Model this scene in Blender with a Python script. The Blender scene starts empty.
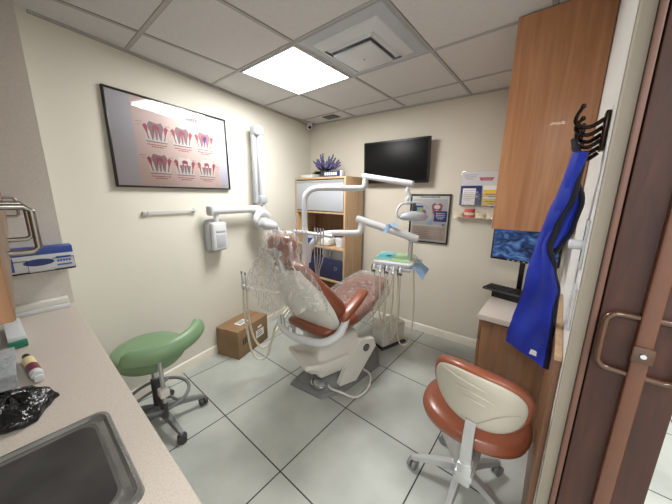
import bpy, bmesh, math, random
from mathutils import Matrix, Vector
random.seed(7)
COL = bpy.context.scene.collection
PI = math.pi
sc = bpy.context.scene

# ------------------------------------------------------------------ materials
def srgb(c):
    return tuple(((v/255)/12.92 if v/255 <= .04045 else ((v/255+.055)/1.055)**2.4) for v in c) + (1,)

def mat(name, rgb, rough=.5, metal=0, var=.06, scale=8, bump=0, bscale=60, coat=0, spec=.5, stretch=None):
    m = bpy.data.materials.new(name); m.use_nodes = True
    nt = m.node_tree; N = nt.nodes; L = nt.links
    b = N['Principled BSDF']
    tc = N.new('ShaderNodeTexCoord'); mp = N.new('ShaderNodeMapping')
    if stretch: mp.inputs['Scale'].default_value = stretch
    L.new(tc.outputs['Object'], mp.inputs['Vector'])
    nz = N.new('ShaderNodeTexNoise'); nz.inputs['Scale'].default_value = scale; nz.inputs['Detail'].default_value = 4
    L.new(mp.outputs['Vector'], nz.inputs['Vector'])
    rp = N.new('ShaderNodeValToRGB')
    c = srgb(rgb)
    rp.color_ramp.elements[0].position = .3; rp.color_ramp.elements[1].position = .7
    rp.color_ramp.elements[0].color = tuple(v*(1-var) for v in c[:3]) + (1,)
    rp.color_ramp.elements[1].color = tuple(min(1, v*(1+var)) for v in c[:3]) + (1,)
    L.new(nz.outputs['Fac'], rp.inputs['Fac']); L.new(rp.outputs['Color'], b.inputs['Base Color'])
    b.inputs['Roughness'].default_value = rough; b.inputs['Metallic'].default_value = metal
    b.inputs['Coat Weight'].default_value = coat; b.inputs['Specular IOR Level'].default_value = spec
    if bump:
        n2 = N.new('ShaderNodeTexNoise'); n2.inputs['Scale'].default_value = bscale; n2.inputs['Detail'].default_value = 3
        L.new(mp.outputs['Vector'], n2.inputs['Vector'])
        bp = N.new('ShaderNodeBump'); bp.inputs['Strength'].default_value = bump; bp.inputs['Distance'].default_value = .01
        L.new(n2.outputs['Fac'], bp.inputs['Height']); L.new(bp.outputs['Normal'], b.inputs['Normal'])
    return m

def wood(name, c1, c2, rough=.4, stretch=(9, 9, .8), scale=3.0, bump=.05, coat=.1):
    m = bpy.data.materials.new(name); m.use_nodes = True
    nt = m.node_tree; N = nt.nodes; L = nt.links; b = N['Principled BSDF']
    tc = N.new('ShaderNodeTexCoord'); mp = N.new('ShaderNodeMapping'); mp.inputs['Scale'].default_value = stretch
    L.new(tc.outputs['Object'], mp.inputs['Vector'])
    nz = N.new('ShaderNodeTexNoise'); nz.inputs['Scale'].default_value = scale; nz.inputs['Detail'].default_value = 8
    nz.inputs['Roughness'].default_value = .6; nz.inputs['Distortion'].default_value = .6
    L.new(mp.outputs['Vector'], nz.inputs['Vector'])
    rp = N.new('ShaderNodeValToRGB')
    rp.color_ramp.elements[0].position = .32; rp.color_ramp.elements[1].position = .68
    rp.color_ramp.elements[0].color = srgb(c1); rp.color_ramp.elements[1].color = srgb(c2)
    L.new(nz.outputs['Fac'], rp.inputs['Fac']); L.new(rp.outputs['Color'], b.inputs['Base Color'])
    bp = N.new('ShaderNodeBump'); bp.inputs['Strength'].default_value = bump; bp.inputs['Distance'].default_value = .01
    L.new(nz.outputs['Fac'], bp.inputs['Height']); L.new(bp.outputs['Normal'], b.inputs['Normal'])
    b.inputs['Roughness'].default_value = rough; b.inputs['Coat Weight'].default_value = coat
    return m

def emit(name, rgb, s):
    m = bpy.data.materials.new(name); m.use_nodes = True
    nt = m.node_tree; nt.nodes.clear()
    e = nt.nodes.new('ShaderNodeEmission'); o = nt.nodes.new('ShaderNodeOutputMaterial')
    e.inputs['Color'].default_value = srgb(rgb); e.inputs['Strength'].default_value = s
    nt.links.new(e.outputs[0], o.inputs[0]); return m

def film(name, rgb, opacity, gloss, rough=.12, bump=.6, bscale=22, streak=.5):
    """thin clear plastic: mostly see-through, milky and glossy along its creases"""
    m = bpy.data.materials.new(name); m.use_nodes = True
    nt = m.node_tree; N = nt.nodes; L = nt.links; N.clear()
    o = N.new('ShaderNodeOutputMaterial'); t = N.new('ShaderNodeBsdfTransparent')
    g = N.new('ShaderNodeBsdfGlossy'); g.inputs['Roughness'].default_value = rough
    d = N.new('ShaderNodeBsdfDiffuse'); d.inputs['Color'].default_value = srgb(rgb)
    tc = N.new('ShaderNodeTexCoord'); nz = N.new('ShaderNodeTexNoise')
    nz.inputs['Scale'].default_value = bscale; nz.inputs['Detail'].default_value = 2; nz.inputs['Distortion'].default_value = .7
    mp = N.new('ShaderNodeMapping'); mp.inputs['Scale'].default_value = (1.5, 1.5, .55); L.new(tc.outputs['Object'], mp.inputs['Vector']); L.new(mp.outputs['Vector'], nz.inputs['Vector'])
    bp = N.new('ShaderNodeBump'); bp.inputs['Strength'].default_value = bump; bp.inputs['Distance'].default_value = .02
    L.new(nz.outputs['Fac'], bp.inputs['Height'])
    for s in (g, d): L.new(bp.outputs['Normal'], s.inputs['Normal'])
    rp = N.new('ShaderNodeValToRGB'); hi = min(1, opacity+streak); e = rp.color_ramp.elements
    e[0].position = .30; e[0].color = (opacity*1.3,)*3 + (1,); e[1].position = .72; e[1].color = (opacity*1.6,)*3 + (1,)
    for ps, vl in ((.44, opacity), (.475, hi), (.50, opacity), (.57, opacity*.8), (.60, hi*.8), (.625, opacity)):
        k = e.new(ps); k.color = (vl,)*3 + (1,)
    L.new(nz.outputs['Fac'], rp.inputs['Fac'])
    m1 = N.new('ShaderNodeMixShader'); L.new(rp.outputs['Color'], m1.inputs[0]); L.new(t.outputs[0], m1.inputs[1]); L.new(d.outputs[0], m1.inputs[2])
    m2 = N.new('ShaderNodeMixShader'); m2.inputs[0].default_value = gloss
    L.new(m1.outputs[0], m2.inputs[1]); L.new(g.outputs[0], m2.inputs[2]); L.new(m2.outputs[0], o.inputs[0])
    return m

def pane(name):
    m = bpy.data.materials.new(name); m.use_nodes = True
    nt = m.node_tree; N = nt.nodes; L = nt.links; N.clear()
    o = N.new('ShaderNodeOutputMaterial'); t = N.new('ShaderNodeBsdfTransparent')
    g = N.new('ShaderNodeBsdfGlossy'); g.inputs['Roughness'].default_value = .03
    fr = N.new('ShaderNodeFresnel'); fr.inputs['IOR'].default_value = 1.4
    x = N.new('ShaderNodeMixShader'); L.new(fr.outputs[0], x.inputs[0]); L.new(t.outputs[0], x.inputs[1]); L.new(g.outputs[0], x.inputs[2])
    L.new(x.outputs[0], o.inputs[0]); return m

T = .6066        # floor tile
def floor_mat():
    m = bpy.data.materials.new('floor_tile'); m.use_nodes = True
    nt = m.node_tree; N = nt.nodes; L = nt.links; b = N['Principled BSDF']
    tc = N.new('ShaderNodeTexCoord'); sp = N.new('ShaderNodeSeparateXYZ'); L.new(tc.outputs['Object'], sp.inputs[0])
    def joint(axis):
        a = N.new('ShaderNodeMath'); a.operation = 'MULTIPLY_ADD'; L.new(sp.outputs[axis], a.inputs[0])
        a.inputs[1].default_value = 1/T; a.inputs[2].default_value = 50.5
        f = N.new('ShaderNodeMath'); f.operation = 'FRACT'; L.new(a.outputs[0], f.inputs[0])
        s = N.new('ShaderNodeMath'); s.operation = 'SUBTRACT'; L.new(f.outputs[0], s.inputs[0]); s.inputs[1].default_value = .5
        ab = N.new('ShaderNodeMath'); ab.operation = 'ABSOLUTE'; L.new(s.outputs[0], ab.inputs[0])
        lt = N.new('ShaderNodeMath'); lt.operation = 'LESS_THAN'; L.new(ab.outputs[0], lt.inputs[0]); lt.inputs[1].default_value = .0062
        return lt
    jx, jy = joint('X'), joint('Y')
    mx = N.new('ShaderNodeMath'); mx.operation = 'MAXIMUM'; L.new(jx.outputs[0], mx.inputs[0]); L.new(jy.outputs[0], mx.inputs[1])
    nz = N.new('ShaderNodeTexNoise'); nz.inputs['Scale'].default_value = 2.5; nz.inputs['Detail'].default_value = 6
    L.new(tc.outputs['Object'], nz.inputs['Vector'])
    rp = N.new('ShaderNodeValToRGB'); rp.color_ramp.elements[0].color = srgb((163, 167, 161)); rp.color_ramp.elements[1].color = srgb((186, 190, 184))
    rp.color_ramp.elements[0].position = .35; rp.color_ramp.elements[1].position = .65
    L.new(nz.outputs['Fac'], rp.inputs['Fac'])
    mix = N.new('ShaderNodeMix'); mix.data_type = 'RGBA'; L.new(mx.outputs[0], mix.inputs['Factor'])
    L.new(rp.outputs['Color'], mix.inputs['A']); mix.inputs['B'].default_value = srgb((38, 38, 36))
    L.new(mix.outputs['Result'], b.inputs['Base Color'])
    b.inputs['Roughness'].default_value = .42
    bp = N.new('ShaderNodeBump'); bp.invert = True; bp.inputs['Strength'].default_value = .4; bp.inputs['Distance'].default_value = .003
    L.new(mx.outputs[0], bp.inputs['Height']); L.new(bp.outputs['Normal'], b.inputs['Normal'])
    return m

def speckle(name, base, d1, rough=.4):
    m = bpy.data.materials.new(name); m.use_nodes = True
    nt = m.node_tree; N = nt.nodes; L = nt.links; b = N['Principled BSDF']
    tc = N.new('ShaderNodeTexCoord'); nz = N.new('ShaderNodeTexNoise'); nz.inputs['Scale'].default_value = 330; nz.inputs['Detail'].default_value = 2
    L.new(tc.outputs['Object'], nz.inputs['Vector'])
    rp = N.new('ShaderNodeValToRGB'); rp.color_ramp.elements[0].color = srgb(d1); rp.color_ramp.elements[1].color = srgb(base)
    rp.color_ramp.elements[0].position = .36; rp.color_ramp.elements[1].position = .5
    L.new(nz.outputs['Fac'], rp.inputs['Fac']); L.new(rp.outputs['Color'], b.inputs['Base Color'])
    b.inputs['Roughness'].default_value = rough; return m

def xray_screen():
    m = bpy.data.materials.new('radiograph_screen'); m.use_nodes = True
    nt = m.node_tree; N = nt.nodes; L = nt.links; b = N['Principled BSDF']
    tc = N.new('ShaderNodeTexCoord'); mp = N.new('ShaderNodeMapping'); mp.inputs['Scale'].default_value = (1.2, 1, 2.2)
    L.new(tc.outputs['Object'], mp.inputs['Vector'])
    nz = N.new('ShaderNodeTexNoise'); nz.inputs['Scale'].default_value = 9; nz.inputs['Detail'].default_value = 6; nz.inputs['Distortion'].default_value = 1.2
    L.new(mp.outputs['Vector'], nz.inputs['Vector'])
    rp = N.new('ShaderNodeValToRGB'); e = rp.color_ramp.elements
    e[0].position = .38; e[0].color = srgb((10, 20, 45)); e[1].position = .7; e[1].color = srgb((104, 146, 196))
    k = e.new(.52); k.color = srgb((40, 75, 130))
    L.new(nz.outputs['Fac'], rp.inputs['Fac'])
    b.inputs['Base Color'].default_value = (.01, .015, .03, 1); b.inputs['Roughness'].default_value = .2
    L.new(rp.outputs['Color'], b.inputs['Emission Color']); b.inputs['Emission Strength'].default_value = .55
    return m

M = dict(
    wall=mat('cream_wall_paint', (215, 212, 200), .75, var=.015, scale=3, bump=.05, bscale=120),
    wallb=mat('cream_back_wall_paint', (208, 202, 188), .75, var=.015, scale=3, bump=.05, bscale=120),
    nib=speckle('speckled_grey_laminate', (205, 200, 193), (190, 184, 177), .55),
    counter=speckle('speckled_beige_laminate', (194, 185, 175), (180, 170, 160), .38),
    desk=speckle('pale_desk_laminate', (200, 191, 182), (186, 176, 166), .4),
    floor=floor_mat(),
    ceil=mat('ceiling_tile', (208, 207, 206), .9, var=.03, scale=60, bump=.25, bscale=160),
    tee=mat('ceiling_grid_bar', (168, 167, 166), .6, var=.01),
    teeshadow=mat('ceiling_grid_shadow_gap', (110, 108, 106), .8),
    base=mat('baseboard_white', (226, 221, 208), .4),
    white=mat('white_plastic', (206, 209, 212), .32, var=.02),
    whitew=mat('warm_white_plastic', (212, 210, 203), .35, var=.02),
    wgrey=mat('light_grey_plastic', (176, 180, 186), .38, var=.02),
    grey=mat('mid_grey_plastic', (118, 120, 121), .5, var=.04),
    dgrey=mat('dark_grey_plastic', (60, 61, 63), .5),
    wallr=mat('lit_white_wall', (240, 241, 239), .6, var=.01),  # white wall, whitened further to paint in the strong light on it
    shell=mat('stool_shell_plastic', (176, 171, 157), .4, var=.02),
    black=mat('black_plastic', (18, 18, 20), .35),
    gloss=mat('black_glass', (9, 10, 12), .4, var=0, spec=.2),
    chrome=mat('chrome', (215, 217, 220), .12, metal=1, var=.01),
    steel=mat('brushed_steel', (140, 138, 135), .28, metal=1, var=.1, scale=30, stretch=(1, 12, 1)),
    basin=mat('shaded_basin_steel', (96, 96, 97), .27, metal=.75, var=.3, scale=9),  # darker than the rim: shading of the recess put into the steel colour
    sink=mat('sink_steel', (150, 150, 150), .26, metal=.8, var=.12, scale=14),
    nickel=mat('satin_nickel', (150, 146, 142), .3, metal=1, var=.03),
    alu=mat('cast_aluminium', (186, 188, 188), .35, metal=.6, var=.04),
    rust=mat('rust_vinyl', (134, 76, 54), .3, var=.06, scale=5, bump=.06, bscale=180, coat=.1),
    green=mat('sage_green_vinyl', (116, 146, 110), .42, var=.03, scale=5, bump=.06, bscale=180),
    cab=wood('honey_maple_veneer', (172, 118, 80), (198, 146, 106), .38, (14, 14, .7), 2.2),
    oak=wood('pale_oak_veneer', (178, 146, 110), (200, 170, 134), .5, (9, 9, .8), 2.5),
    oakdark=wood('shaded_oak_interior', (112, 78, 50), (138, 100, 66), .6, (9, 9, .8), 2.5),  # same oak darkened, painting in the shade inside the bookcase
    dsk=wood('desk_brown_veneer', (112, 78, 52), (136, 98, 68), .45, (10, 10, .9), 2.5),
    door=wood('dark_walnut_grain', (46, 24, 17), (70, 39, 28), .6, (7, 7, 1.2), 4.0, .15, 0),
    post=mat('brown_vinyl_post', (94, 58, 40), .4, var=.06, scale=40, coat=.1),
    handle=mat('brown_plastic_handle', (72, 44, 26), .2, var=.06, coat=.4),
    jambpink=mat('pinkish_brown_trim', (100, 68, 56), .5, var=.03),
    jambshade=mat('shaded_beige_jamb', (140, 132, 118), .6, var=.03),  # jamb end face darkened: its shadow is painted into the beige
    blue=mat('royal_blue_nylon', (30, 52, 168), .38, var=.12, scale=9, bump=.25, bscale=9),
    navy=mat('navy_binding', (16, 18, 34), .6),
    bronze=mat('dark_bronze', (52, 42, 38), .25, metal=.9),
    card=mat('brown_cardboard', (140, 112, 82), .8, var=.06, scale=10),
    tape=mat('shiny_brown_tape', (150, 110, 72), .25, var=.03),
    ink=mat('black_print', (34, 32, 32), .6),
    paper=mat('white_paper', (232, 232, 228), .6, var=.01),
    grpaper=mat('grey_white_paper', (206, 208, 212), .5, var=.02),
    pink=mat('pink_poster_print', (234, 212, 208), .5, var=.02),
    lav=mat('lavender_white_poster_margin', (214, 214, 226), .5, var=.01),
    gum=mat('print_gum_red', (184, 84, 100), .5, var=.02),
    gumlight=mat('print_gum_pink', (222, 140, 140), .5, var=.02),
    toothw=mat('print_tooth_white', (240, 238, 236), .5, var=.01),
    toothg=mat('print_tooth_grey', (158, 128, 138), .5, var=.02),
    inkred=mat('print_red_text', (176, 60, 70), .5),
    inkgrey=mat('print_grey_text', (150, 140, 150), .5),
    pblue=mat('print_blue', (46, 72, 150), .5, var=.02),
    pblued=mat('print_dark_blue', (30, 46, 110), .5, var=.02),
    plight=mat('print_pale_blue', (176, 200, 226), .5, var=.02),
    yellow=mat('print_yellow', (226, 196, 66), .5, var=.02),
    sand=mat('print_sand', (206, 190, 172), .5, var=.04, scale=30),
    leaf=mat('dark_leaf', (52, 70, 48), .6, var=.15),
    lavender=mat('lavender_flower', (88, 84, 126), .7, var=.15, scale=30),
    bin=mat('navy_fabric_bin', (36, 40, 72), .8, var=.05),
    binrag=mat('white_wrapped_packets', (220, 224, 230), .35, var=.05),
    hose=mat('beige_silicone_hose', (208, 202, 182), .4, var=.02),
    mat_green=mat('pale_green_tray_mat', (170, 208, 160), .5, var=.04),
    mat_blue=mat('aqua_tray_mat', (110, 190, 204), .5, var=.04),
    cloth=mat('pale_blue_paper_cloth', (150, 186, 222), .6, var=.05),
    baglight=film('thin_clear_plastic_cover', (226, 224, 224), .13, .065, .2, .8, 7, .36),
    clearbox=film('clear_plastic_box', (205, 212, 218), .30, .10, .06, .1, 10, .1),
    hold=film('clear_acrylic', (226, 230, 234), .06, .05, .04, .05, 8, .03),
    lid=mat('green_lid', (36, 120, 96), .4),
    skyb=mat('bright_blue_label', (40, 90, 190), .4),
    maroon=mat('maroon_label', (110, 40, 62), .4),
    cream=mat('cream_label', (224, 208, 160), .5),
    dgum=mat('dental_model_pink', (196, 92, 92), .35),
    dstone=mat('dental_model_stone', (216, 204, 178), .5, var=.05),
    blackbag=mat('black_plastic_bag', (14, 14, 18), .22, var=.2, scale=20, bump=1, bscale=34),
    glass=pane('picture_glass'),
    screen=xray_screen(),
    panel=emit('light_panel_diffuser', (255, 254, 250), 9.0),
    lensred=emit('tiny_status_led', (120, 30, 30), .3),
)

# ------------------------------------------------------------------ scene graph helpers
MW = {}          # root name -> world matrix
def prop(o, label=None, cat=None, group=None, kind=None):
    if label: o['label'] = label
    if cat: o['category'] = cat
    if group: o['group'] = group
    if kind: o['kind'] = kind
    return o

def thing(name, label, cat, loc=(0, 0, 0), rz=0, group=None, kind=None):
    o = bpy.data.objects.new(name, None); COL.objects.link(o)
    o.empty_display_size = .05
    o.location = loc; o.rotation_euler = (0, 0, rz)
    MW[o.name] = Matrix.Translation(loc) @ Matrix.Rotation(rz, 4, 'Z')
    return prop(o, label, cat, group, kind)

def catmull(pts, sub=6, closed=False):
    P = [Vector(p) for p in pts]; n = len(P)
    if n < 3 or sub <= 1: return P
    out = []
    for i in range(n if closed else n-1):
        if closed: a, b, c, d = P[(i-1) % n], P[i], P[(i+1) % n], P[(i+2) % n]
        else: a, b, c, d = P[max(i-1, 0)], P[i], P[i+1], P[min(i+2, n-1)]
        for k in range(sub):
            t = k/sub
            out.append(.5*((2*b) + (c-a)*t + (2*a-5*b+4*c-d)*t*t + (3*b-a-3*c+d)*t**3))
    if not closed: out.append(P[-1])
    return out

class MB:
    def __init__(self, F=None):
        self.v = []; self.f = []; self.mi = []; self.F = F; self.m = 0
    def add(self, verts, faces, F=None):
        F = F or self.F; o = len(self.v)
        for p in verts:
            p = Vector(p)
            self.v.append(F @ p if F else p)
        for f in faces:
            self.f.append([i+o for i in f]); self.mi.append(self.m)
        return self
    def from_bm(self, bm, F=None):
        bm.verts.index_update()
        self.add([v.co.copy() for v in bm.verts], [[v.index for v in f.verts] for f in bm.faces], F); bm.free(); return self
    def box(self, x0, x1, y0, y1, z0, z1, bev=0, seg=2, F=None):
        bm = bmesh.new(); bmesh.ops.create_cube(bm, size=1)
        for v in bm.verts:
            v.co = Vector(((x0+x1)/2 + v.co.x*(x1-x0), (y0+y1)/2 + v.co.y*(y1-y0), (z0+z1)/2 + v.co.z*(z1-z0)))
        if bev: bmesh.ops.bevel(bm, geom=bm.edges[:], offset=min(bev, .49*min(abs(x1-x0), abs(y1-y0), abs(z1-z0))), segments=seg, profile=.5, affect='EDGES')
        return self.from_bm(bm, F)
    def prism(self, poly, z0, z1, bev=0, top=None, F=None, seg=2):
        bm = bmesh.new(); n = len(poly); top = top or poly
        a = [bm.verts.new((p[0], p[1], z0)) for p in poly]; b = [bm.verts.new((p[0], p[1], z1)) for p in top]
        bm.faces.new(a[::-1]); bm.faces.new(b)
        for i in range(n): bm.faces.new((a[i], a[(i+1) % n], b[(i+1) % n], b[i]))
        bmesh.ops.recalc_face_normals(bm, faces=bm.faces[:])
        if bev: bmesh.ops.bevel(bm, geom=bm.edges[:], offset=bev, segments=seg, profile=.5, affect='EDGES')
        return self.from_bm(bm, F)
    def loft(self, rings, caps=True, closed=False, F=None):
        n = len(rings[0]); V = [p for r in rings for p in r]; f = []
        m = len(rings)
        for i in range(m if closed else m-1):
            j = (i+1) % m
            for k in range(n):
                l = (k+1) % n
                f.append((i*n+k, i*n+l, j*n+l, j*n+k))
        if caps and not closed:
            f.append(tuple(range(n))[::-1]); f.append(tuple((m-1)*n+k for k in range(n)))
        return self.add(V, f, F)
    def tube(self, pts, r, n=10, sub=6, closed=False, F=None, flat=None):
        P = catmull(pts, sub, closed) if sub > 1 else [Vector(p) for p in pts]
        m = len(P)
        if isinstance(r, (list, tuple)):
            rr = [r[0] + 0*i for i in range(m)]
            for i in range(m):
                t = i/(m-1)*(len(r)-1); k = min(int(t), len(r)-2); rr[i] = r[k] + (r[k+1]-r[k])*(t-k)
        else: rr = [r]*m
        rings = []; up = None
        for i in range(m):
            if closed: t = P[(i+1) % m]-P[(i-1) % m]
            else: t = P[min(i+1, m-1)]-P[max(i-1, 0)]
            if t.length < 1e-9: t = Vector((0, 0, 1))
            t.normalize()
            if up is None:
                up = Vector((0, 0, 1)) if abs(t.z) < .9 else Vector((1, 0, 0))
            a = t.cross(up)
            if a.length < 1e-6: a = t.cross(Vector((0, 1, 0)))
            a.normalize(); b = a.cross(t).normalized(); up = b
            fl = flat or 1
            rings.append([P[i] + (a*math.cos(q)*fl + b*math.sin(q))*rr[i] for q in [2*PI*k/n for k in range(n)]])
        return self.loft(rings, True, closed, F)
    def cyl(self, p, q, r, r2=None, n=16, F=None):
        return self.tube([p, q], [r, r if r2 is None else r2], n, 1, F=F)
    def lathe(self, prof, c=(0, 0, 0), n=24, axis='Z', F=None):
        rings = []
        for r, h in prof:
            ring = []
            for k in range(n):
                q = 2*PI*k/n; x, y = max(r, 1e-4)*math.cos(q), max(r, 1e-4)*math.sin(q)
                p = {'Z': (x, y, h), 'Y': (x, h, y), 'X': (h, x, y)}[axis]
                ring.append((c[0]+p[0], c[1]+p[1], c[2]+p[2]))
            rings.append(ring)
        return self.loft(rings, F=F)
    def ball(self, c, rx, ry=None, rz=None, n=14, F=None):
        ry = ry or rx; rz = rz or rx
        rings = []
        for i in range(1, n//2+1):
            a = -PI/2 + PI*i/(n//2+1)
            rings.append([(c[0]+rx*math.cos(a)*math.cos(2*PI*k/n), c[1]+ry*math.cos(a)*math.sin(2*PI*k/n), c[2]+rz*math.sin(a)) for k in range(n)])
        return self.loft(rings, F=F)
    def poly(self, pts, w, F=None):       # flat shape in a wall frame: (u, v) at depth w
        return self.add([(u, w, v) for u, v in pts], [tuple(range(len(pts)))], F)
    def rect(self, u0, u1, v0, v1, w, F=None):
        return self.poly([(u0, v0), (u1, v0), (u1, v1), (u0, v1)], w, F)
    def ell(self, u, v, a, b, w, n=14, F=None):
        return self.poly([(u+a*math.cos(2*PI*k/n), v+b*math.sin(2*PI*k/n)) for k in range(n)], w, F)
    def sheet(self, grid, thick=0, F=None):
        m = len(grid); n = len(grid[0]); V = [Vector(p) for r in grid for p in r]; f = []
        for i in range(m-1):
            for j in range(n-1): f.append((i*n+j, i*n+j+1, (i+1)*n+j+1, (i+1)*n+j))
        if thick:
            bm = bmesh.new(); bv = [bm.verts.new(p) for p in V]
            for q in f: bm.faces.new([bv[i] for i in q])
            bmesh.ops.recalc_face_normals(bm, faces=bm.faces[:])
            bmesh.ops.solidify(bm, geom=bm.faces[:], thickness=thick)
            return self.from_bm(bm, F)
        return self.add(V, f, F)
    def build(self, name, mats, parent=None, local=False, loc=None, label=None, smooth=True, ang=38, sub=0):
        mats = mats if isinstance(mats, (list, tuple)) else [mats]
        me = bpy.data.meshes.new(name)
        V = self.v
        o = bpy.data.objects.new(name, me); COL.objects.link(o)
        if parent is not None:
            o.parent = parent
            root = parent
            while root.parent: root = root.parent
            off = MW[root.name]
            if not local:
                inv = off.inverted(); V = [inv @ p for p in V]
            MW.setdefault(o.name, off)
        elif loc is None and not local:
            xs = [p.x for p in V]; ys = [p.y for p in V]; zs = [p.z for p in V]
            L0 = Vector(((min(xs)+max(xs))/2, (min(ys)+max(ys))/2, min(zs)))
            V = [p-L0 for p in V]; o.location = L0; MW[o.name] = Matrix.Translation(L0)
        else:
            MW[o.name] = Matrix.Identity(4)
        me.from_pydata([tuple(p) for p in V], [], self.f)
        for m in mats: me.materials.append(M[m])
        me.polygons.foreach_set('material_index', [min(i, len(mats)-1) for i in self.mi])
        bm = bmesh.new(); bm.from_mesh(me)
        if len(self.f) > 4: bmesh.ops.recalc_face_normals(bm, faces=bm.faces[:])
        if smooth:
            for f in bm.faces: f.smooth = True
            for e in bm.edges:
                if len(e.link_faces) == 2 and e.calc_face_angle(0) > math.radians(ang): e.smooth = False
        bm.to_mesh(me); bm.free()
        if sub:
            md = o.modifiers.new('round', 'SUBSURF'); md.levels = sub; md.render_levels = sub
        if label: o['label'] = label
        return o

def struct(name, mb, mats, parent=None, **k):
    o = mb.build(name, mats, parent, **k)
    if parent is None: o['kind'] = 'structure'
    return o
def one(name, mb, mats, label, cat, group=None, **k):
    return prop(mb.build(name, mats, **k), label, cat, group)

def frame(o, t):          # wall frame: x to the right, y into the wall, z up
    t = Vector(t).normalized(); z = Vector((0, 0, 1)); y = z.cross(t)
    return Matrix(((t.x, y.x, 0, o[0]), (t.y, y.y, 0, o[1]), (0, 0, 1, o[2]), (0, 0, 0, 1)))

# ------------------------------------------------------------------ the room
H = 2.44
XL, AL, YB, AB = -.1197, -.1954, 2.016, .0573
FL = frame((XL, 0, 0), (AL, 1, 0)); FB = frame((0, YB, 0), (1, AB, 0))
def lw(y): return XL + AL*y
def bw(x): return YB + AB*x
def FLi(p): return FL.inverted() @ Vector(p)

mb = MB(); mb.add([(-1.2, -3, 0), (4.6, -3, 0), (4.6, 4.2, 0), (-1.2, 4.2, 0)], [(0, 1, 2, 3)])
struct('floor', mb, 'floor', local=True)
mb = MB(); mb.box(-1.0, 2.9, -1.5, 2.5, H, H+.05); struct('ceiling', mb, 'ceil', local=True)
# ceiling grid bars
mb = MB(); S = .6198; ox, oy = .2091, .5095
for i in range(-1, 5):
    x = ox+i*S; ye = bw(x)
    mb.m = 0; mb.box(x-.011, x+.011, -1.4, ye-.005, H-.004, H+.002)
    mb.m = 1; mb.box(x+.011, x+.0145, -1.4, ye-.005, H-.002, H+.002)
for j in range(-3, 4):
    y = oy+j*S
    xs = lw(y)+.005 if y > -.55 else .12
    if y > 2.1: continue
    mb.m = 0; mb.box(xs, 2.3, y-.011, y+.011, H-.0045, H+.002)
    mb.m = 1; mb.box(xs, 2.3, y+.011, y+.0145, H-.002, H+.002)
mb.m = 0
mb.box(-.62, 2.32, -.016, -.001, H-.014, H+.002, F=FB)      # wall angle along the back wall
mb.box(-.55, 2.1, .001, .016, H-.014, H+.002, F=FL @ Matrix.Rotation(0, 4, 'Z') @ Matrix.Translation((0, -.017, 0)))
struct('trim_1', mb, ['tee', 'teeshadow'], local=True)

mb = MB(FL); mb.box(-.6, 2.16, 0, .08, 0, H); struct('wall_left', mb, 'wall', local=True)
mb = MB(FB); mb.box(-.62, 2.5, 0, .08, 0, H); struct('wall_back', mb, 'wallb', local=True)
mb = MB(); mb.box(-.1, .11, -1.5, -.59, 0, H); struct('wall_nib', mb, 'nib', local=True)
mb = MB(); mb.box(.11, 2.05, -1.56, -1.46, 0, H); struct('wall_front', mb, 'wall', local=True)
mb = MB(); mb.prism([(2.30, .2), (2.325, .2), (2.325, .62), (2.56, .62), (2.56, 2.15), (2.30, 2.15)], 0, H)
struct('wall_right', mb, 'wallr', local=True)
mb = MB(); mb.box(4.4, 4.5, -3, 4.2, 0, H); struct('wall_corridor', mb, 'wall', local=True)
# baseboards with a rounded cap
def baseboard(name, F, u0, u1):
    mb = MB(F); prof = [(0, 0), (-.012, 0), (-.012, .072), (-.009, .08), (-.004, .086), (0, .088)]
    mb.loft([[(u, y, z) for y, z in prof] for u in (u0, u1)]); struct(name, mb, 'base', local=True)
baseboard('baseboard_left', FL, -.55, 2.13); baseboard('baseboard_back', FB, -.5, 1.95)

# right-hand doorway: jamb strip and folding door
mb = MB(); mb.box(2.299, 2.325, .188, .2, 0, H, .001); mb.box(2.296, 2.3, .186, .215, 0, H, .001)
struct('trim_2', mb, ['jambshade'], local=True)
mb = MB(); mb.box(2.326, 2.3385, .17, .6, 0, H, .003); struct('trim_3', mb, ['jambpink'], local=True)
d = thing('door_1', None, None, (2.42, .18, 0), kind='structure')
mb = MB(); mb.box(2.341, 2.497, .168, .19, .01, 2.40, .004); mb.build('lead_panel', 'door', d)
mb = MB()
for k in range(6):        # folded pleats behind
    y = .195 + k*.055
    mb.prism([(2.345, y), (2.35, y), (2.49, y+.024), (2.35, y+.05), (2.345, y+.05), (2.48, y+.024)], .02, 2.38)
mb.build('folded_pleats', 'door', d)
mb = MB(); mb.box(2.407, 2.438, .146, .168, .01, 2.40, .005); ps = mb.build('lead_post', 'post', d)
mb = MB(); mb.box(2.404, 2.4415, .139, .1465, 1.15, 1.19, .003); lp = mb.build('latch_plate', 'handle', ps)
mb = MB(); mb.lathe([(.0001, -.004), (.0055, -.004), (.0065, 0)], (2.423, .139, 1.17), 14, 'Y'); mb.build('lock_screw', 'chrome', lp)
mb = MB(); hx0, hx1, hz0, hz1, r = 2.352, 2.49, 1.108, 1.255, .024
pts = []
for cx, cz, a0 in ((hx1-r, hz1-r, 0), (hx0+r, hz1-r, 90), (hx0+r, hz0+r, 180), (hx1-r, hz0+r, 270)):
    for k in range(5):
        a = math.radians(a0+k*22.5); pts.append((cx+r*math.cos(a), .158, cz+r*math.sin(a)))
mb.tube(pts, .0075, 10, 1, True); mb.build('pull_handle', 'handle', d)

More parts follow.
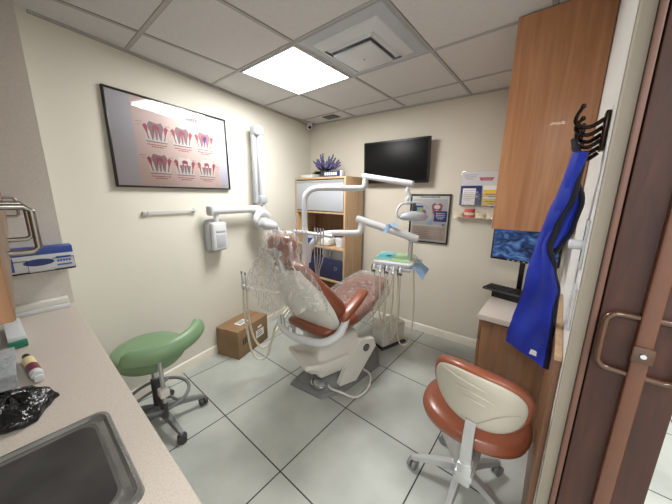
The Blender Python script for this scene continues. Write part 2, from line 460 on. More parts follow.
# ------------------------------------------------------------------ ceiling fittings
c = thing('ceiling_light', 'square white glowing ceiling light panel beside the air diffuser', 'ceiling light', (ox+S/2, oy+S/2, H-.012))
x0, x1, y0, y1 = ox+.012, ox+S-.012, oy+.012, oy+S-.012
mb = MB(); b_ = .014
for a in ((x0, x1, y0, y0+b_), (x0, x1, y1-b_, y1), (x0, x0+b_, y0+b_, y1-b_), (x1-b_, x1, y0+b_, y1-b_)): mb.box(*a, H-.012, H, .002)
mb.build('frame', 'white', c)
mb = MB(); mb.box(x0+b_, x1-b_, y0+b_, y1-b_, H-.008, H-.001); mb.build('diffuser', 'panel', c)

cx, cy = ox+1.5*S, oy+.5*S
c = thing('air_diffuser', 'square stepped grey air diffuser in the ceiling next to the light panel', 'air vent', (cx, cy, H-.05))
def ring(mb, h0, h1, z0, z1):
    mb.loft([[(cx+sx*h, cy+sy*h, z) for sx, sy in ((-1, -1), (1, -1), (1, 1), (-1, 1))] for h, z in ((h0, z0), (h1, z1), (h1-.004, z1), (h0-.004, z0))], closed=True)
mb = MB(); ring(mb, .297, .292, H-.006, H-.001); ring(mb, .292, .225, H-.002, H-.012)
mb.loft([[(cx+sx*h, cy+sy*h, z) for sx, sy in ((-1, -1), (1, -1), (1, 1), (-1, 1))] for h, z in ((.298, H-.003), (.22, H-.010))]); mb.build('frame', 'wgrey', c)
mb = MB(); ring(mb, .222, .18, H-.018, H-.045); ring(mb, .228, .222, H-.012, H-.018); mb.build('cone', 'white', c)
mb = MB(); ring(mb, .175, .15, H-.03, H-.05); mb.build('cone', 'white', c)
mb = MB(); mb.box(cx-.135, cx+.135, cy-.135, cy+.135, H-.07, H-.058, .004); pl = mb.build('centre_plate', 'white', c)
mb = MB(); mb.lathe([(.012, H-.0705), (.01, H-.074), (.0001, H-.075)], (cx, cy, 0), 14); mb.build('screw', 'chrome', pl)
mb = MB(); mb.box(cx-.19, cx+.19, cy-.19, cy+.19, H-.009, H-.005); mb.build('duct_opening', 'wgrey', c)

c = thing('ceiling_vent', 'small dark slatted vent in the ceiling near the back corner', 'air vent', (-.03, 1.84, H-.006))
mb = MB(); mb.box(-.12, .06, 1.80, 1.93, H-.005, H, .001); mb.build('backing', 'dgrey', c)
mb = MB()
for k in range(8): mb.box(-.118, .058, 1.806+k*.0155, 1.812+k*.0155, H-.008, H-.004)
mb.build('slats', 'grey', c)

c = thing('security_camera', 'small white dome security camera in the back left ceiling corner', 'camera', (-.43, 1.90, H-.08))
mb = MB(); mb.lathe([(.038, H-.001), (.038, H-.022), (.034, H-.027), (.0001, H-.027)], (-.43, 1.90, 0)); mb.build('mount', 'white', c)
mb = MB(); mb.ball((-.43, 1.90, H-.052), .036, n=18); hd = mb.build('head', 'white', c)
dv = (Vector((1.4, .2, 1.5))-Vector((-.43, 1.90, H-.052))).normalized(); p = Vector((-.43, 1.90, H-.052))
mb = MB(); mb.cyl(p+dv*.026, p+dv*.0385, .019, .017); mb.build('lens', 'gloss', hd)

# ------------------------------------------------------------------ left wall
def text_lines(mb, u0, u1, v, n, dv, h, w, seed=0, centre=True):
    rr = random.Random(seed)
    for k in range(n):
        L = (u1-u0)*(1 if k < n-1 else .62); m_ = (u0+u1)/2 if centre else u0+L/2
        a = m_-L/2; y = v-k*dv
        while a < m_+L/2-.004:
            l = min(rr.uniform(.008, .022), m_+L/2-a); mb.rect(a, a+l, y-h/2, y+h/2, w); a += l+.004

po = thing('wall_poster', 'large black-framed landscape poster of six tooth drawings on pink, hung on left wall', 'poster', tuple(FL @ Vector((.17, -.01, 1.57))), math.atan2(1, AL))
u0, u1, v0, v1 = -.285, .628, 1.57, 2.185
FP = FL @ Matrix.Translation((0, 0, v1)) @ Matrix.Rotation(math.radians(-1.0), 4, 'X') @ Matrix.Translation((0, 0, -v1))
mb = MB(FP); fw = .012
for a in ((u0, u1, v0, v0+fw), (u0, u1, v1-fw, v1), (u0, u0+fw, v0+fw, v1-fw), (u1-fw, u1, v0+fw, v1-fw)): mb.box(a[0], a[1], -.02, -.001, a[2], a[3], .002)
mb.build('frame', 'black', po)
mb = MB(FP); W = -.010
mb.m = 0; mb.rect(u0+.004, u1-.004, v0+.004, v1-.004, W)
pu0, pu1 = u0+.15, u1-.095
mb.m = 1; mb.rect(pu0, pu1, v0+.012, v1-.012, W-.0004)
def tooth(mb, u, v, s, crown):
    w = W-.0008
    mb.m = 2; mb.rect(u-.075*s, u+.075*s, v-.075*s, v-.068*s, w)                     # base bar
    mb.m = 7
    mb.rect(u-.075*s, u+.075*s, v-.068*s, v+.0*s, w-.0001)
    mb.rect(u-.062*s, u+.062*s, v-.068*s, v+.01*s, w)
    mb.m = 3
    for sg in (-1, 1):                                                              # gum horns
        mb.poly([(u+sg*.088*s, v+.03*s), (u+sg*.072*s, v+.046*s), (u+sg*.056*s, v+.03*s), (u+sg*.058*s, v-.02*s), (u+sg*.05*s, v-.058*s), (u+sg*.058*s, v-.055*s), (u+sg*.07*s, v-.01*s)][::sg], w-.0003)
    mb.m = 4
    for sg in (-1, 0, 1):                                                           # roots
        mb.poly([(u+sg*.034*s-.013*s, v+.01*s), (u+sg*.034*s+.013*s, v+.01*s), (u+sg*.028*s+.004*s, v-.058*s), (u+sg*.028*s-.004*s, v-.058*s)], w-.0005)
    mb.m = crown                                                                    # crown
    mb.poly([(u-.05*s, v+.005*s), (u+.05*s, v+.005*s), (u+.056*s, v+.04*s), (u+.04*s, v+.066*s), (u+.015*s, v+.056*s), (u-.015*s, v+.06*s), (u-.04*s, v+.066*s), (u-.056*s, v+.04*s)], w-.0007)
    mb.m = 3
    for sg in (-1, 1): mb.poly([(u+sg*.016*s-.006*s, v+.03*s), (u+sg*.016*s+.006*s, v+.03*s), (u+sg*.02*s+.002*s, v-.045*s), (u+sg*.02*s-.002*s, v-.045*s)], w-.0009)
    mb.ell(u, v+.03*s, .024*s, .014*s, w-.0009)
pw = pu1-pu0
for r_, vv in enumerate((1.965, 1.745)):
    for k in range(3):
        uu = pu0 + pw*(.22+.29*k); cr = 4 if (r_, k) not in ((1, 1), (1, 2)) else 5
        tooth(mb, uu, vv, 1.0, cr)
        mb.m = 6; text_lines(mb, uu-.07, uu+.07, vv-.092, 2, .014, .006, W-.0012, k+r_*3)
        mb.m = 8
        for q in (-1, 1): text_lines(mb, uu+q*.11-.018, uu+q*.11+.018, vv+.05-.03*(q > 0), 2, .018, .004, W-.0012, k)
mb.m = 9; mb.poly([(pu0+pw*.80-.012, 1.99), (pu0+pw*.80+.02, 2.005), (pu0+pw*.80+.008, 1.95), (pu0+pw*.80-.006, 1.95)], W-.0022)
mb.m = 8; text_lines(mb, pu0+.12, pu1-.1, v1-.075, 1, .02, .026, W-.0012, 3)
mb.build('print', ['lav', 'pink', 'toothg', 'gum', 'toothg', 'toothw', 'inkred', 'paper', 'inkgrey', 'pblue'], po, smooth=False)
mb = MB(FP); mb.box(u0+.008, u1-.008, -.0155, -.0145, v0+.008, v1-.008); mb.build('glass', 'glass', po)

# clear acrylic wall rail
c = thing('wall_rail', 'narrow white bracket rail on the left wall below the tooth poster', 'rail', tuple(FL @ Vector((.05, -.02, 1.38))), math.atan2(1, AL))
mb = MB(FL); mb.box(-.12, .255, -.026, -.018, 1.388, 1.403, .002); mb.build('bar', 'white', c)
mb = MB(FL); mb.box(-.15, -.11, -.02, -.001, 1.372, 1.40, .004); mb.build('bracket', 'wgrey', c)
mb = MB(FL); mb.box(.235, .262, -.03, -.001, 1.382, 1.41, .004); mb.build('bracket', 'white', c)

# x-ray unit
c = thing('x_ray_machine', 'white wall-mounted dental x-ray unit with folded vertical arm and hanging control box', 'x-ray machine', tuple(FL @ Vector((.45, 0, 1.0))), math.atan2(1, AL))
mb = MB(FL); mb.box(.315, .50, -.075, -.001, 1.02, 1.30, .035, 4); mb.box(.33, .485, -.05, -.001, 1.01, 1.31, .02, 3)
cb = mb.build('control_box', 'wgrey', c)
mb = MB(FL); mb.box(.335, .485, -.115, -.07, 1.03, 1.285, .02, 4); mb.build('front_cover', 'white', cb)
mb = MB(FL); mb.box(.365, .46, -.1175, -.113, 1.06, 1.175, .002); mb.box(.365, .46, -.1185, -.113, 1.196, 1.214, .004); mb.build('keypad', 'wgrey', cb)
mb = MB(FL); mb.cyl((.40, -.085, 1.28), (.40, -.085, 1.36), .022); mb.build('pivot', 'white', c)
mb = MB(FL); mb.tube([(.34, -.10, 1.39), (.36, -.10, 1.39), (.96, -.11, 1.385)], [.036, .038, .033], 16, 1, flat=.75); mb.build('horizontal_arm', 'white', c)
mb = MB(FL); mb.box(.315, .352, -.135, -.065, 1.345, 1.43, .016, 3); mb.build('arm_end_cap', 'wgrey', c)
mb = MB(FL); mb.box(.905, .965, -.165, -.10, 1.50, 2.10, .018, 3); mb.build('vertical_arm', 'white', c)
mb = MB(FL); mb.box(.86, .90, -.125, -.075, 1.44, 2.12, .016, 3); mb.build('vertical_arm', 'wgrey', c)
mb = MB(FL); mb.box(.855, .97, -.17, -.07, 2.09, 2.19, .03, 4); mb.build('elbow_joint', 'wgrey', c)
mb = MB(FL); mb.box(.895, .975, -.17, -.09, 1.44, 1.52, .014, 3); mb.build('elbow_joint', 'wgrey', c)
mb = MB(FL); mb.cyl((.94, -.13, 1.45), (.94, -.13, 1.30), .022); mb.build('yoke_pivot', 'white', c)
mb = MB(FL); mb.tube([(.86, -.14, 1.20), (.81, -.15, 1.27), (.85, -.15, 1.335), (.93, -.15, 1.345), (1.0, -.16, 1.30)], [.022, .032, .036, .032, .024], 12, 6); mb.build('yoke', 'white', c)
mb = MB(FL); rings = []
for t, r1, r2 in ((0, .03, .025), (.015, .062, .05), (.06, .075, .062), (.13, .078, .062), (.18, .066, .054), (.2, .05, .04)):
    p = Vector((.84, -.17, 1.245)).lerp(Vector((1.03, -.20, 1.19)), t/.2)
    rings.append([p + Vector((.30*math.cos(q)*0, -r1*math.cos(q), r2*math.sin(q))) for q in [2*PI*k/18 for k in range(18)]])
mb.loft(rings); hd = mb.build('tube_head', 'white', c)
mb = MB(FL); mb.tube([(1.0, -.20, 1.20), (1.03, -.215, 1.17), (1.11, -.25, 1.07)], [.04, .034, .032], 16, 1); mb.build('cone', 'whitew', hd)

# small black plugged socket low on the wall is absent in view; cardboard box on the floor
bxo = Vector((-.160, .34, 0)); ex = Vector((.2555, .0785, 0)); ey = Vector((-.088, .436, 0)).normalized()*.45
ang = math.atan2(ex.y, ex.x); LB, WB, HB = .265, .44, .28
c = thing('cardboard_box', 'brown taped cardboard box on the floor against the left wall', 'box', tuple(bxo), ang)
mb = MB(); mb.box(0, LB, 0, WB, 0, HB, .004); mb.build('carton', 'card', c, local=True)
mb = MB(); mb.box(LB/2-.026, LB/2+.026, -.0008, WB+.0008, HB, HB+.001); mb.box(LB/2-.026, LB/2+.026, -.001, .0, HB-.06, HB); mb.build('packing_tape', 'tape', c, local=True)
mb = MB(); mb.box(LB*.42, LB*.72, .12, .24, HB+.001, HB+.002); mb.build('shipping_label', 'paper', c, local=True)
mb = MB(); mb.box(LB, LB+.001, .25, .37, .09, .17); mb.box(LB, LB+.001, .28, .34, .19, .21); mb.build('side_label', 'paper', c, local=True)
for k in range(3): MB().box(LB, LB+.001, .06+k*.025, .075+k*.025, .12, .18+.01*k).build('printed_arrow', 'ink', c, local=True)
for y1, z in ((.35, .11), (.35, .13), (.33, .15)): MB().box(LB+.001, LB+.0015, .27, y1, z, z+.007).build('printed_line', 'ink', c, local=True)
for k in range(4): MB().box(LB*.45+k*.015, LB*.48+k*.015, .14, .22, HB+.002, HB+.0025).build('printed_bar', 'ink', c, local=True)

# ------------------------------------------------------------------ bookcase in the back corner
BX0, BX1, BY0, BY1 = -.425, .385, 1.63, 1.975
c = thing('bookcase', 'pale oak open bookcase with a grey flip-up top compartment in the back corner', 'bookcase', (0, 1.8, 0))
mb = MB(); t = .022
mb.box(BX0, BX0+t, BY0, BY1, 0, 1.735, .001); mb.box(BX1-t, BX1, BY0, BY1, 0, 1.735, .001)
mb.box(BX0+t, BX1-t, BY0, BY1, 1.712, 1.735, .001); mb.box(BX0+t, BX1-t, BY0+.01, BY1, 0, .07, .001)
mb.build('carcass', 'oak', c)
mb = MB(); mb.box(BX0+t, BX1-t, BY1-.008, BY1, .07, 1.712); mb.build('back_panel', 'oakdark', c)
for z in (.08, .50, .90, 1.325):
    mb = MB(); mb.box(BX0+t, BX1-t, BY0+.002, BY1-.008, z-.011, z+.011, .001); mb.build('shelf', 'oak', c)
mb = MB(); mb.box(BX0+t+.004, BX1-t-.004, BY0-.006, BY0+.012, 1.345, 1.70, .003); fl = mb.build('flip_door', 'wgrey', c)
mb = MB(); mb.box(BX0+t+.004, BX1-t-.004, BY0-.010, BY0-.004, 1.672, 1.70, .002); mb.cyl((-.08, BY0-.02, 1.685), (-.08, BY0-.004, 1.685), .008); mb.build('pull_rail', 'alu', fl)

# things on the bookcase
one('flat_box', MB().box(-.40, -.20, 1.70, 1.82, 1.736, 1.775, .004), 'whitew', 'flat white box on top of the bookcase at its left end', 'box')
c = thing('leafy_plant', 'small dark green leafy plant behind the flat white box on top of the bookcase', 'plant', (-.27, 1.88, 1.736))
mb = MB(); mb.lathe([(.028, 1.737), (.036, 1.79), (.033, 1.79), (.026, 1.745)], (-.27, 1.88, 0), 16); mb.build('pot', 'whitew', c)
def leaf(mb, p, dirv, L, w, droop=.25):
    d_ = Vector(dirv).normalized(); s = d_.cross(Vector((0, 0, 1)));
    if s.length < .05: s = Vector((1, 0, 0))
    s.normalize(); P = Vector(p); rows = []
    for k in range(5):
        t = k/4; q = P + d_*L*t + Vector((0, 0, -droop*L*t*t)); ww = w*math.sin(PI*(.12+.86*t))
        rows.append([q-s*ww, q+Vector((0, 0, -.15*ww)), q+s*ww])
    mb.sheet(rows)
mb = MB(); rr = random.Random(3)
for k in range(46):
    a = rr.uniform(0, 2*PI); e = rr.uniform(.2, 1.1)
    leaf(mb, (-.27+rr.uniform(-.02, .02), 1.88+rr.uniform(-.02, .02), 1.79), (math.cos(a), math.sin(a)*.7, e), rr.uniform(.06, .10), .014)
mb.build('leaves', 'leaf', c, smooth=False)
c = thing('lavender_plant', 'artificial lavender plant with purple flower spikes on top of the bookcase', 'plant', (-.07, 1.80, 1.736))
mb = MB(); mb.lathe([(.045, 1.737), (.06, 1.82), (.055, 1.82), (.04, 1.745)], (-.07, 1.80, 0), 18); mb.build('pot', 'dgrey', c)
ms, mlv = MB(), MB(); rr = random.Random(11)
for k in range(34):
    a = rr.uniform(0, 2*PI); tilt = rr.uniform(.15, 1.5); L = rr.uniform(.12, .23)
    dx, dy = math.cos(a)*tilt + .25, math.sin(a)*tilt*.6 - .1
    p0 = Vector((-.07+.03*math.cos(a), 1.80+.03*math.sin(a), 1.80)); dd = Vector((dx, dy, 1)).normalized(); p1 = p0+dd*L + Vector((dx*.03, 0, -.02*tilt))
    ms.tube([p0, (p0+p1)/2+Vector((0, 0, .012)), p1], .0018, 5, 3)
    mf = MB()
    q0 = p0*.55+p1*.45
    mf.tube([q0+(p1-q0)*j/8 for j in range(9)], [.004, .012, .007, .0135, .008, .013, .007, .011, .003], 7, 1)
    mf.build('flower_spike', 'lavender', c)
    for j in range(2): leaf(mlv, p0+dd*L*.2*j, (dx+rr.uniform(-.6, .6), dy+rr.uniform(-.5, .5), .6), .085, .008)
ms.build('stems', 'leaf', c); mlv.build('leaves', 'leaf', c, smooth=False)
c = thing('label_box', 'small blue and white lettered box beside the lavender on top of the bookcase', 'box', (.16, 1.70, 1.736))
mb = MB(); mb.box(.03, .26, 1.66, 1.74, 1.736, 1.80, .003); mb.build('carton', 'pblued', c)
mb = MB()
for k in range(6): mb.box(.05+k*.032, .072+k*.032, 1.658, 1.66, 1.752, 1.785)
mb.build('lettering', 'paper', c)
one('small_box', MB().box(.275, .30, 1.66, 1.72, 1.736, 1.80, .006), 'white', 'narrow white box at the right front end of the bookcase top', 'box')

# middle shelf clutter
z = .912
c = thing('tissue_box', 'white and yellow tissue packet in the middle of the bookcase shelf', 'tissue pack', (-.02, 1.75, z))
for nm, g_, m_ in (('sheath', (-.12, .10, 1.66, 1.84, z, z+.10, .03, 3), 'paper'), ('yellow_band', (-.06, .0, 1.655, 1.845, z+.03, z+.102, .02, 3), 'yellow')):
    MB().box(*g_).build(nm, m_, c)
rr = random.Random(5)
c0 = [('paper', 'white cup-shaped pack at the right of the bookcase middle shelf', .20), ]
mb = MB(); mb.lathe([(.05, z), (.055, z+.10), (.05, z+.11), (.0001, z+.112)], (.21, 1.76, 0), 20); one('white_tub', mb, 'white', 'round white tub on the right of the bookcase middle shelf', 'tub')
one('blue_carton', MB().box(-.34, -.16, 1.68, 1.86, z, z+.07, .003), 'pblue', 'blue carton on the left of the bookcase middle shelf', 'box')
one('white_carton', MB().box(-.36, -.19, 1.69, 1.85, z+.071, z+.13, .003), 'grpaper', 'white carton stacked on the blue carton in the bookcase', 'box')
one('dark_carton', MB().box(-.14, .14, 1.85, 1.95, z, z+.16, .003), 'dgrey', 'dark grey carton at the back of the bookcase middle shelf', 'box')
# fabric bin on the lower shelf
z = .512
c = thing('storage_bin', 'navy fabric storage bin with metal ring on the lower bookcase shelf', 'storage bin', (.17, 1.8, z))
mb = MB(); bx = lambda i: (-.05+i, .35-i)
mb.box(-.05, .35, 1.65, 1.665, z, z+.26, .004); mb.box(-.05, .35, 1.93, 1.945, z, z+.26, .004); mb.box(-.05, -.038, 1.665, 1.93, z, z+.26); mb.box(.338, .35, 1.665, 1.93, z, z+.26); mb.box(-.04, .34, 1.665, 1.93, z, z+.01)
mb.build('body', 'bin', c)
mb = MB(); mb.tube([(.24+.018*math.cos(a), 1.646, z+.15+.018*math.sin(a)) for a in [2*PI*k/16 for k in range(16)]], .003, 8, 1, True); mb.build('ring_pull', 'chrome', c)
rr = random.Random(9)
for k in range(7):
    x = -.02+.052*k; a = rr.uniform(-.5, .5); w_ = .03
    mb = MB(); g = []
    for i in range(6):
        g.append([(x + (j-2)*.022*math.cos(a) + .01*math.sin(i*1.3+k), 1.72+.02*k % .05 + .02*j*math.sin(a)+.01*i, z+.16+.042*i + .008*math.sin(j*2+k)) for j in range(5)])
    mb.sheet(g, .004); one('wrapped_packet', mb, 'binrag', 'crumpled white wrapped packet sticking out of the navy storage bin', 'packet', 'white packets in the navy bin')
c = thing('storage_bin', 'dark fabric storage bin at the left of the lower bookcase shelf', 'storage bin', (-.24, 1.8, z))
mb = MB(); mb.box(-.39, -.08, 1.65, 1.94, z, z+.25, .01); mb.build('body', 'bin', c)
mb = MB(); mb.box(-.38, -.09, 1.66, 1.93, z+.25, z+.27, .008); mb.build('lid', 'black', c)

# ------------------------------------------------------------------ back wall
c = thing('television', 'flat black wall-mounted television screen on the back wall', 'television', tuple(FB @ Vector((.74, -.06, 1.66))), math.atan2(AB, 1))
FT = FB @ Matrix.Translation((.775, -.085, 1.885)) @ Matrix.Rotation(math.radians(3), 4, 'X')
mb = MB(FT); mb.box(-.375, .375, -.012, .025, -.222, .222, .006); bz = mb.build('housing', 'black', c)
mb = MB(FT); mb.box(-.355, .355, -.0135, -.011, -.195, .205, .001); mb.build('screen', 'gloss', c)
mb = MB(FT); mb.box(-.02, .02, -.014, -.012, -.213, -.207); mb.build('badge', 'wgrey', c)
mb = MB(FB); mb.box(.62, .85, -.075, -.001, 1.80, 1.98, .004); mb.build('wall_mount', 'dgrey', c)

u0, u1, v0, v1 = .955, 1.372, 1.04, 1.55
c = thing('framed_print', 'small black-framed portrait print of teeth with blue boxes, on the back wall', 'framed print', tuple(FB @ Vector((1.16, -.01, 1.04))), math.atan2(AB, 1))
mb = MB(FB); fw = .014
for a in ((u0, u1, v0, v0+fw), (u0, u1, v1-fw, v1), (u0, u0+fw, v0+fw, v1-fw), (u1-fw, u1, v0+fw, v1-fw)): mb.box(a[0], a[1], -.022, -.001, a[2], a[3], .002)
mb.build('frame', 'black', c)
mb = MB(FB); W = -.008
mb.rect(u0+.004, u1-.004, v0+.004, v1-.004, W)
mb.m = 1; mb.rect(u0+.03, u1-.03, v0+.19, v1-.05, W-.0004)
mb.m = 2; mb.rect(u0+.03, u1-.03, v0+.035, v0+.18, W-.0004)
mb.m = 3; mb.rect(u0+.045, u0+.14, v0+.27, v0+.39, W-.0008); mb.rect(u0+.26, u0+.39, v0+.23, v0+.34, W-.0012)
mb.m = 4; mb.rect(u0+.075, u0+.135, v0+.30, v0+.37, W-.0012)
mb.m = 5; text_lines(mb, u0+.28, u0+.37, v0+.315, 4, .018, .008, W-.0018, 4)
mb.m = 6                                           # red tooth outline
U, V = u0+.285, v0+.36
mb.poly([(U-.055, V+.04), (U-.03, V+.06), (U, V+.045), (U+.03, V+.06), (U+.055, V+.04), (U+.05, V), (U+.035, V-.055), (U+.022, V-.055), (U+.012, V-.01), (U-.012, V-.01), (U-.022, V-.055), (U-.035, V-.055), (U-.05, V)], W-.0010)
mb.m = 5; mb.ell(U, V+.02, .032, .022, W-.0014)
mb.m = 6; mb.ell(u0+.155, v0+.30, .022, .05, W-.0011)
mb.m = 7; mb.poly([(u0+.19, v0+.19), (u0+.25, v0+.19), (u0+.235, v0+.26), (u0+.205, v0+.26)], W-.001)
mb.m = 8; text_lines(mb, u0+.04, u1-.04, v1-.032, 1, .01, .012, W-.0008, 1); text_lines(mb, u0+.05, u1-.06, v0+.155, 7, .019, .007, W-.0008, 2, False); mb.rect(u1-.07, u1-.045, v0+.185, v0+.21, W-.0014)
mb.build('print', ['paper', 'grpaper', 'sand', 'pblue', 'mat_green', 'toothw', 'gum', 'plight', 'inkgrey'], c, smooth=False)
mb = MB(FB); mb.box(u0+.01, u1-.01, -.0165, -.0155, v0+.01, v1-.01); mb.build('glass', 'glass', c)

# brochure holder and its papers
c = thing('brochure_holder', 'clear acrylic brochure holder with pockets on the back wall beside the wood cabinet', 'brochure holder', tuple(FB @ Vector((1.61, -.02, 1.43))), math.atan2(AB, 1))
mb = MB(FB); mb.box(1.445, 1.86, -.006, -.001, 1.44, 1.765, .001); mb.build('back_sheet', 'hold', c)
for a in ((1.45, 1.635), (1.64, 1.855)):
    mb = MB(FB); mb.box(a[0], a[1], -.044, -.042, 1.445, 1.56); mb.box(a[0], a[0]+.002, -.042, -.006, 1.445, 1.56); mb.box(a[1]-.002, a[1], -.042, -.006, 1.445, 1.56); mb.box(a[0], a[1], -.042, -.006, 1.443, 1.446)
    mb.build('pocket', 'hold', c)
def brochure(name, mats, label, g, extra, gp=None):
    mb = MB(FB); mb.box(*g); mb.m = 1
    extra(mb); return one(name, mb, mats, label, 'leaflet')
def ex1(mb):
    mb.poly([(1.60, 1.705), (1.615, 1.675), (1.71, 1.675), (1.725, 1.705)], -.0085); mb.m = 2; mb.rect(1.63, 1.70, 1.683, 1.693, -.0088); text_lines(mb, 1.47, 1.58, 1.73, 3, .018, .007, -.0088, 8)
brochure('leaflet', ['grpaper', 'gum', 'inkgrey'], 'wide pale grey leaflet at the back of the brochure holder', (1.45, 1.80, -.008, -.0065, 1.56, 1.76), ex1)
def ex2(mb):
    mb.rect(1.472, 1.585, 1.452, 1.605, -.0205); mb.m = 2; text_lines(mb, 1.485, 1.58, 1.585, 6, .018, .005, -.0208, 9, False); mb.ell(1.598, 1.57, .01, .01, -.021); mb.ell(1.598, 1.53, .01, .01, -.021)
brochure('leaflet', ['pblued', 'paper', 'inkgrey'], 'dark blue leaflet with a white page in the left pocket of the brochure holder', (1.452, 1.633, -.02, -.0125, 1.448, 1.63), ex2)
def ex3(mb):
    mb.rect(1.65, 1.845, 1.45, 1.512, -.0205); mb.rect(1.65, 1.845, 1.528, 1.592, -.0205); mb.m = 2; text_lines(mb, 1.67, 1.80, 1.55, 2, .02, .008, -.021, 2); text_lines(mb, 1.67, 1.80, 1.485, 2, .02, .008, -.021, 3)
brochure('leaflet', ['paper', 'yellow', 'pblued'], 'white and yellow leaflet in the right pocket of the brochure holder', (1.645, 1.85, -.02, -.0125, 1.448, 1.63), ex3)
def ex4(mb):
    mb.rect(1.775, 1.80, 1.66, 1.69, -.0125); mb.m = 2
brochure('leaflet', ['pblued', 'plight', 'paper'], 'narrow navy leaflet at the right edge of the brochure holder', (1.765, 1.85, -.012, -.0085, 1.635, 1.765), ex4)

c = thing('wall_ledge', 'short clear ledge on the back wall under the brochure holder', 'ledge', tuple(FB @ Vector((1.6, -.04, 1.32))), math.atan2(AB, 1))
mb = MB(FB); mb.box(1.42, 1.86, -.085, -.001, 1.325, 1.331, .001); mb.build('plate', 'hold', c)
mb = MB(FB); mb.box(1.42, 1.86, -.087, -.084, 1.325, 1.338, .001); mb.build('lip', 'hold', c)
def dental(u, label, gum_top):
    p = FB @ Vector((u, -.045, 1.3315)); c = thing('dental_model', label, 'dental model', tuple(p), math.atan2(AB, 1)); c.scale = (1.12, 1.12, 1.45)
    mb = MB()
    arc = [(math.cos(a)*.038, -math.sin(a)*.028+.01, 0) for a in [PI*k/12 for k in range(13)]]
    mb.loft([[(p_[0]*s, p_[1]*s, zz) for s, zz in ((1.15, 0), (1.12, .018), (.72, .018), (.70, 0))] for p_ in arc]); mb.build('base', 'dgum' if gum_top else 'dstone', c, local=True)
    mb = MB()
    for k, p_ in enumerate(arc): mb.box(p_[0]*.93-.005, p_[0]*.93+.005, p_[1]*.93-.005, p_[1]*.93+.005, .017, .033, .002)
    mb.build('teeth', 'dstone', c, local=True)
    if gum_top:
        mb = MB(); mb.loft([[(p_[0]*s, p_[1]*s, zz) for s, zz in ((1.1, .034), (1.14, .058), (.7, .058), (.74, .034))] for p_ in arc]); mb.build('upper_gum', 'dgum', c, local=True)
dental(1.46, 'small pale stone dental model at the left end of the wall ledge', False)
dental(1.555, 'pink gummed dental model, second from the left on the wall ledge', True)
dental(1.655, 'pale stone dental model in the middle of the wall ledge', False)
dental(1.745, 'cream dental model beside the wood cabinet on the wall ledge', False)

# ------------------------------------------------------------------ right side: cabinet, desk, monitor
c = thing('wall_cabinet', 'tall honey wood wall cabinet with plain side panel at the right', 'cabinet', (2.1, 1.1, 1.34))
mb = MB(); mb.box(1.922, 2.296, 1.075, 1.097, 1.345, 2.432, .001); mb.build('side_panel', 'cab', c)
mb = MB(); mb.box(1.945, 2.296, 1.098, 2.09, 1.349, 2.43, .001); mb.build('carcass', 'cab', c)
for y in (1.10, 1.59):
    mb = MB(); mb.box(1.922, 1.944, y, y+.485, 1.347, 2.43, .002); dd_ = mb.build('door', 'cab', c)
    mb = MB(); mb.tube([(1.922, y+.24, 1.40), (1.90, y+.24, 1.405), (1.895, y+.24, 1.43), (1.90, y+.24, 1.495), (1.922, y+.24, 1.50)], .005, 8, 3); mb.build('handle', 'nickel', dd_)

c = thing('desk', 'built-in desk with speckled pale top and brown wood front under the wall cabinet', 'desk', (2.1, 1.6, 0))
DZ = .775
mb = MB(); mb.prism([(1.90, 1.12), (2.296, 1.12), (2.296, 2.14), (1.90, 2.118)], DZ-.038, DZ, .003); mb.build('worktop', 'desk', c)
mb = MB(); mb.box(1.925, 2.295, 1.155, 2.09, .08, DZ-.039, .002); mb.box(1.96, 2.295, 1.2, 2.08, 0, .08); mb.build('carcass', 'dsk', c)
mb = MB(); mb.box(1.93, 2.29, 1.135, 1.154, .09, DZ-.05, .003); mb.build('end_panel', 'dsk', c)
for y in (1.16, 1.62):
    mb = MB(); mb.box(1.906, 1.924, y, y+.45, .58, DZ-.045, .003); dr = mb.build('drawer', 'dsk', c)
    mb = MB(); mb.lathe([(.008, 0), (.006, -.012), (.014, -.018), (.012, -.026), (.0001, -.027)], (1.906, y+.22, .655), 14, 'X'); mb.build('knob', 'nickel', dr)
    mb = MB(); mb.box(1.906, 1.924, y, y+.45, .09, .572, .003); dr = mb.build('door', 'dsk', c)

# wood wainscot board on the right wall
c = thing('ledge_panel', 'low brown wood panel with pale ledge top against the right wall', 'panel', (2.28, .65, 0))
mb = MB(); mb.box(2.281, 2.2985, .315, 1.05, 0, 1.01, .001); mb.build('board', 'dsk', c)
mb = MB(); mb.box(2.278, 2.2985, .31, 1.05, 1.011, 1.03, .002); mb.build('ledge_top', 'oak', c)

# monitor
FM = Matrix.Translation((2.05, 1.72, 1.16)) @ Matrix.Rotation(math.radians(-8), 4, 'Z')
c = thing('monitor', 'black computer monitor showing a blue dental radiograph on the desk', 'monitor', (2.05, 1.76, DZ), math.radians(-8))
mb = MB(FM); mb.box(-.225, .225, 0, .03, -.13, .16, .005); mb.build('housing', 'black', c)
mb = MB(FM); mb.box(-.213, .213, -.002, 0, -.112, .15); mb.build('screen', 'screen', c)
mb = MB(FM)
for k in range(7): mb.rect(-.10+k*.035, -.085+k*.035, -.126, -.118, -.0012)
mb.build('bezel_buttons', 'wgrey', c)
mb = MB(FM); mb.box(-.018, .018, .03, .045, -.37, .02, .005); mb.build('stand', 'black', c)
mb = MB(FM); mb.box(-.12, .12, -.07, .10, -.384, -.37, .006); mb.build('base', 'black', c)
c = thing('keyboard', 'black keyboard on a low riser in front of the monitor', 'keyboard', (2.0, 1.55, DZ))
FK = Matrix.Translation((2.01, 1.56, DZ+.001)) @ Matrix.Rotation(math.radians(-12), 4, 'Z')
mb = MB(FK); mb.box(-.10, .16, -.05, .06, 0, .05, .006); mb.build('riser', 'black', c)
mb = MB(FK); mb.box(-.16, .2, -.075, .075, .051, .068, .004); mb.build('tray', 'dgrey', c)
mb = MB(FK)
